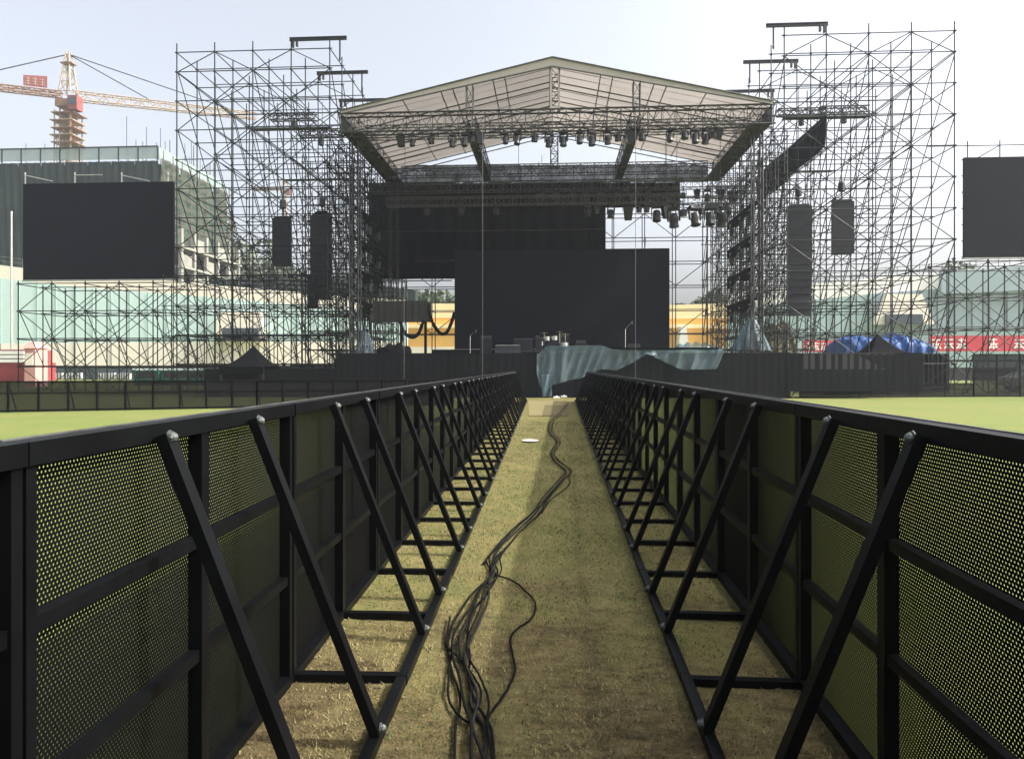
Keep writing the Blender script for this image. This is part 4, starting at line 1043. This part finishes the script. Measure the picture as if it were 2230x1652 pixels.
# building under construction
bx0, bx1, by0, by1 = at(-160,320,100).x, at(345,320,100).x, 100.0, 121.0
bz = at(345,350,100).z
bc = thing('construction_building','dark green netted building under construction at the left','building',((bx0+bx1)/2,100,0))
for k in range(10):
    x=bx0+(bx1-bx0)*k/10
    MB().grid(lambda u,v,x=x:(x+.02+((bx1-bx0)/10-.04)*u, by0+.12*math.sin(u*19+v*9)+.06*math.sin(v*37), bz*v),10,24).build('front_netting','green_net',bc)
MB().box((bx0,by0+.3,0),(bx1,by1,bz-.4)).build('core','dark_olive_wall',bc)
zc=at(345,520,100).z
for k in range(4):
    y=by0+(by1-by0)*k/4
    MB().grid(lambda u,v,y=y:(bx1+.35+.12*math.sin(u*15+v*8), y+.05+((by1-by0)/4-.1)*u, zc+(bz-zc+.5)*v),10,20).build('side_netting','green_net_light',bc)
for k in range(6):
    z=zc-1.2-3.0*k
    if z<1: break
    MB().box((bx1-.2,by0+1,z),(bx1+3.2,by1,z+.35)).build('floor_slab','concrete',bc)
    for j in range(6):
        y=by0+1.4+(by1-by0-2)*j/5; MB().box((bx1+2.5,y-.3,z+.36),(bx1+3.0,y+.3,z+2.98)).build('column','concrete',bc)
    for j in range(5):
        y=by0+1.8+(by1-by0-2)*j/5
        if (j+k)%2: MB().box((bx1+2.6,y,z+.5),(bx1+2.75,y+2.8,z+2.2)).build('infill_wall','concrete',bc)
za_=at(345,319,100).z
MB().box((bx0,by0-.1,bz+.3),(bx1,by0,za_)).build('parapet_netting','net_thin',bc)
MB().box((bx1,by0,bz+.3),(bx1+.1,by1,za_)).build('parapet_netting','net_thin',bc)
rl_=MB(); rl_.bar((bx0,by0-.15,za_),(bx1,by0-.15,za_),.16)
for i in range(13): x=bx0+(bx1-bx0)*i/12; rl_.bar((x,by0-.15,bz),(x,by0-.15,za_),.14)
rl_.build('parapet_rail','green_net',bc)
random.seed(5)
for i in range(42):
    x=random.uniform(bx0,bx1-.5); y=random.uniform(by0+.3,by1-1)
    if i>28: x=bx1-random.uniform(.2,3); y=by0+(by1-by0)*(i-28)/14
    MB().tube((x,y,bz-.4),(x,y,za_+random.uniform(1.5,5.2)),.055,5).build('reinforcement_bar','truss_grey',bc)
# scaffold lines over the side netting
sg=MB()
for k in range(9):
    z=zc+(bz-zc)*k/8; sg.tube((bx1+.8,by0,z),(bx1+.8,by1,z),.08,5)
for j in range(9):
    y=by0+(by1-by0)*j/8; sg.tube((bx1+.8,y,zc-6),(bx1+.8,y,bz+1.5),.08,5)
sg.build('bamboo_scaffold','bark',bc)
# white pole
q=at(25,465,58); tag(MB().tube((q.x,58,0),(q.x,58,q.z),.09,8,.07).lathe((q.x,58,q.z),[(.1,0),(.1,.15),(.04,.22)],8).build('lamp_pole','tube_light',org=(q.x,58,0)),'tall thin pale pole left of the left video screen','pole')

# cranes
def lattice(parent, name, a, b, w_, h_, matn, step, rc, rl, taper=1.0):
    a=Vector(a); b=Vector(b); d=(b-a).normalized(); u=Vector((0,0,1)) if abs(d.z)<.9 else Vector((0,1,0)); r=d.cross(u).normalized(); u2=r.cross(d).normalized()
    mb=MB(); n_=max(2,int((b-a).length/step)); cor=[(-.5,-.5),(.5,-.5),(.5,.5),(-.5,.5)]
    def P(k,c): t=k/n_; s=1+(taper-1)*t; return a+(b-a)*t+r*c[0]*w_*s+u2*c[1]*h_*s
    for c in cor: mb.tube(P(0,c),P(n_,c),rc,5)
    for k in range(n_):
        for e in range(4):
            c0,c1_=cor[e],cor[(e+1)%4]
            mb.tube(P(k,c0 if k%2 else c1_),P(k+1,c1_ if k%2 else c0),rl,4,cap=False); mb.tube(P(k,c0),P(k,c1_),rl,4,cap=False)
    return mb.build(name,matn,parent)
def crane(px, py_jib, py_top, Y, sc, jl, cl_, ang, label):
    J=at(px,py_jib,Y); T=at(px,py_top,Y)
    r_=thing('tower_crane',label,'crane',(J.x,Y,0))
    lattice(r_,'mast',(J.x,Y,0),(J.x,Y,J.z-2*sc),2.0*sc,2.0*sc,'crane_cream',2.2*sc,.16*sc,.09*sc)
    d=Vector((math.cos(ang),math.sin(ang),0))
    lattice(r_,'jib',J+d*1.2*sc,J+d*jl,1.5*sc,1.7*sc,'crane_cream',1.6*sc,.12*sc,.07*sc,.7)
    lattice(r_,'counter_jib',J-d*1.2*sc,J-d*cl_,1.4*sc,.9*sc,'crane_rust',2.0*sc,.16*sc,.08*sc)
    lattice(r_,'apex_tower',J+Vector((0,0,.5)),T,2.3*sc,2.3*sc,'crane_cream',2.0*sc,.15*sc,.08*sc,.25)
    MB().box(J+Vector((-1.6,-1.6,-2.6))*sc,J+Vector((1.6,1.6,-1.2))*sc).build('slewing_ring','crane_rust',r_)
    cb=MB().box(J+Vector((1.4,-2.2,-3.6))*sc,J+Vector((3.3,-.4,-.9))*sc).build('cab','crane_red',r_)
    MB().box(J+Vector((1.6,-2.25,-2.6))*sc,J+Vector((3.1,-2.21,-1.3))*sc).build('window','window_dark',cb)
    MB().box(T+Vector((-1.2,-.8,-2.4))*sc,T+Vector((1.2,.8,-2.2))*sc).build('top_platform','crane_rust',r_)
    for f_ in (.42,.86):
        MB().tube(T-Vector((0,0,.4)),J+d*jl*f_+Vector((0,0,.8)),.11*sc,5).build('tie_cable','truss_dark',r_)
    MB().tube(T-Vector((0,0,.4)),J-d*cl_*.98+Vector((0,0,.5)),.11*sc,5).build('tie_cable','truss_dark',r_)
    return r_,J,T,d
ang=R(19)+YAW
cr_,J,T,d=crane(149,208,114,130,1.0,35,19,ang,'tall cream and red tower crane above the netted building')
# climbing cage and platforms
lattice(cr_,'climbing_cage',(J.x,130,at(149,335,130).z-3),(J.x,130,at(149,245,130).z),3.3,3.3,'crane_rust',2.4,.12,.06)
for k,zz in enumerate((252,268,285,300,316)):
    z=at(149,zz,130).z; MB().box((J.x-2.2-.3*(k%2),128.0,z),(J.x+2.2+.4*((k+1)%2),132.0,z+.13)).build('platform',['crane_rust','crane_cream'][k%2],cr_)
# sign on the counter jib
sgp=J-d*3.6+Vector((0,0,1.0)); nn=Vector((-d.y,d.x,0))
sb=MB(); 
def on(a_,h0,o_): return sgp-d*a_+Vector((0,0,h0))-nn*o_
sb.hexa([on(0,0,.05),on(4.0,0,.05),on(4.0,0,-.05),on(0,0,-.05),on(0,2.3,.05),on(4.0,2.0,.05),on(4.0,2.0,-.05),on(0,2.3,-.05)])
sgn=sb.build('sign_board','crane_red',cr_)
sl2=MB()
for g in range(3):
    for k in range(3): p=on(.4+1.2*g,.45+.5*k,.10); p2=on(1.25+1.2*g,.45+.5*k,.10); sl2.bar(p,p2,.03,.12)
    sl2.bar(on(.8+1.2*g,.3,.12),on(.8+1.2*g,1.7,.12),.03,.12)
sl2.build('lettering','crane_cream',sgn)
crane(620,410,388,240,.75,3,12,R(-8),'small distant orange crane seen through the left tower')

# car behind the right fence
q=at(2190,800,40); cx_=q.x+2.2; cy_=40.0
cr=thing('parked_car','silver parked car behind the mesh fence at the right edge','car',(cx_,cy_,0))
prof=[(-2.2,.35),(-2.2,.8),(-1.6,.95),(-.9,1.42),(.8,1.45),(1.5,1.0),(2.2,.85),(2.25,.35)]
mb=MB(); 
for s,yy in ((1,-.85),(-1,.85)): mb.poly([(cx_+x,cy_+yy,z) for x,z in (prof if s>0 else prof[::-1])])
for i in range(len(prof)): a_,b_=prof[i],prof[(i+1)%len(prof)]; mb.poly([(cx_+a_[0],cy_-.85,a_[1]),(cx_+a_[0],cy_+.85,a_[1]),(cx_+b_[0],cy_+.85,b_[1]),(cx_+b_[0],cy_-.85,b_[1])])
bdy=mb.build('body','car_silver',cr)
MB().hexa([(cx_-1.3,cy_-.87,.98),(cx_+1.3,cy_-.87,1.0),(cx_+1.3,cy_-.855,1.0),(cx_-1.3,cy_-.855,.98),(cx_-.8,cy_-.87,1.36),(cx_+.75,cy_-.87,1.38),(cx_+.75,cy_-.855,1.38),(cx_-.8,cy_-.855,1.36)]).build('side_window','window_dark',bdy)
for x in (-1.35,1.35):
    for yy in (-.9,.7):
        wh=MB().lathe((cx_+x,cy_+yy,.34),[(.33,0),(.34,.02),(.34,.18),(.33,.2)],18,'Y').build('wheel','rubber',cr); MB().lathe((cx_+x,cy_+yy-.006,.34),[(.2,0),(.2,.005),(.05,-.003)],12,'Y').build('rim','steel_bright',wh)
# ================================================================ HAZE
hz = MB().box((-170,-30,-1.2),(120,215,75)).build('haze','white_plastic')
mh = bpy.data.materials.new('haze_air'); mh.use_nodes = True; M['haze_air'] = mh
n = mh.node_tree; n.nodes.clear()
pv = n.nodes.new('ShaderNodeVolumePrincipled'); pv.inputs['Density'].default_value = HAZE; pv.inputs['Color'].default_value = (.86,.92,1,1); pv.inputs['Anisotropy'].default_value = .3
ou = n.nodes.new('ShaderNodeOutputMaterial'); n.links.new(pv.outputs[0], ou.inputs['Volume'])
hz.data.materials[0] = mh; tag(hz, 'thin pale haze in the air', 'haze', kind='stuff')
for o in bpy.data.objects:
    if '_o' in o: del o['_o']
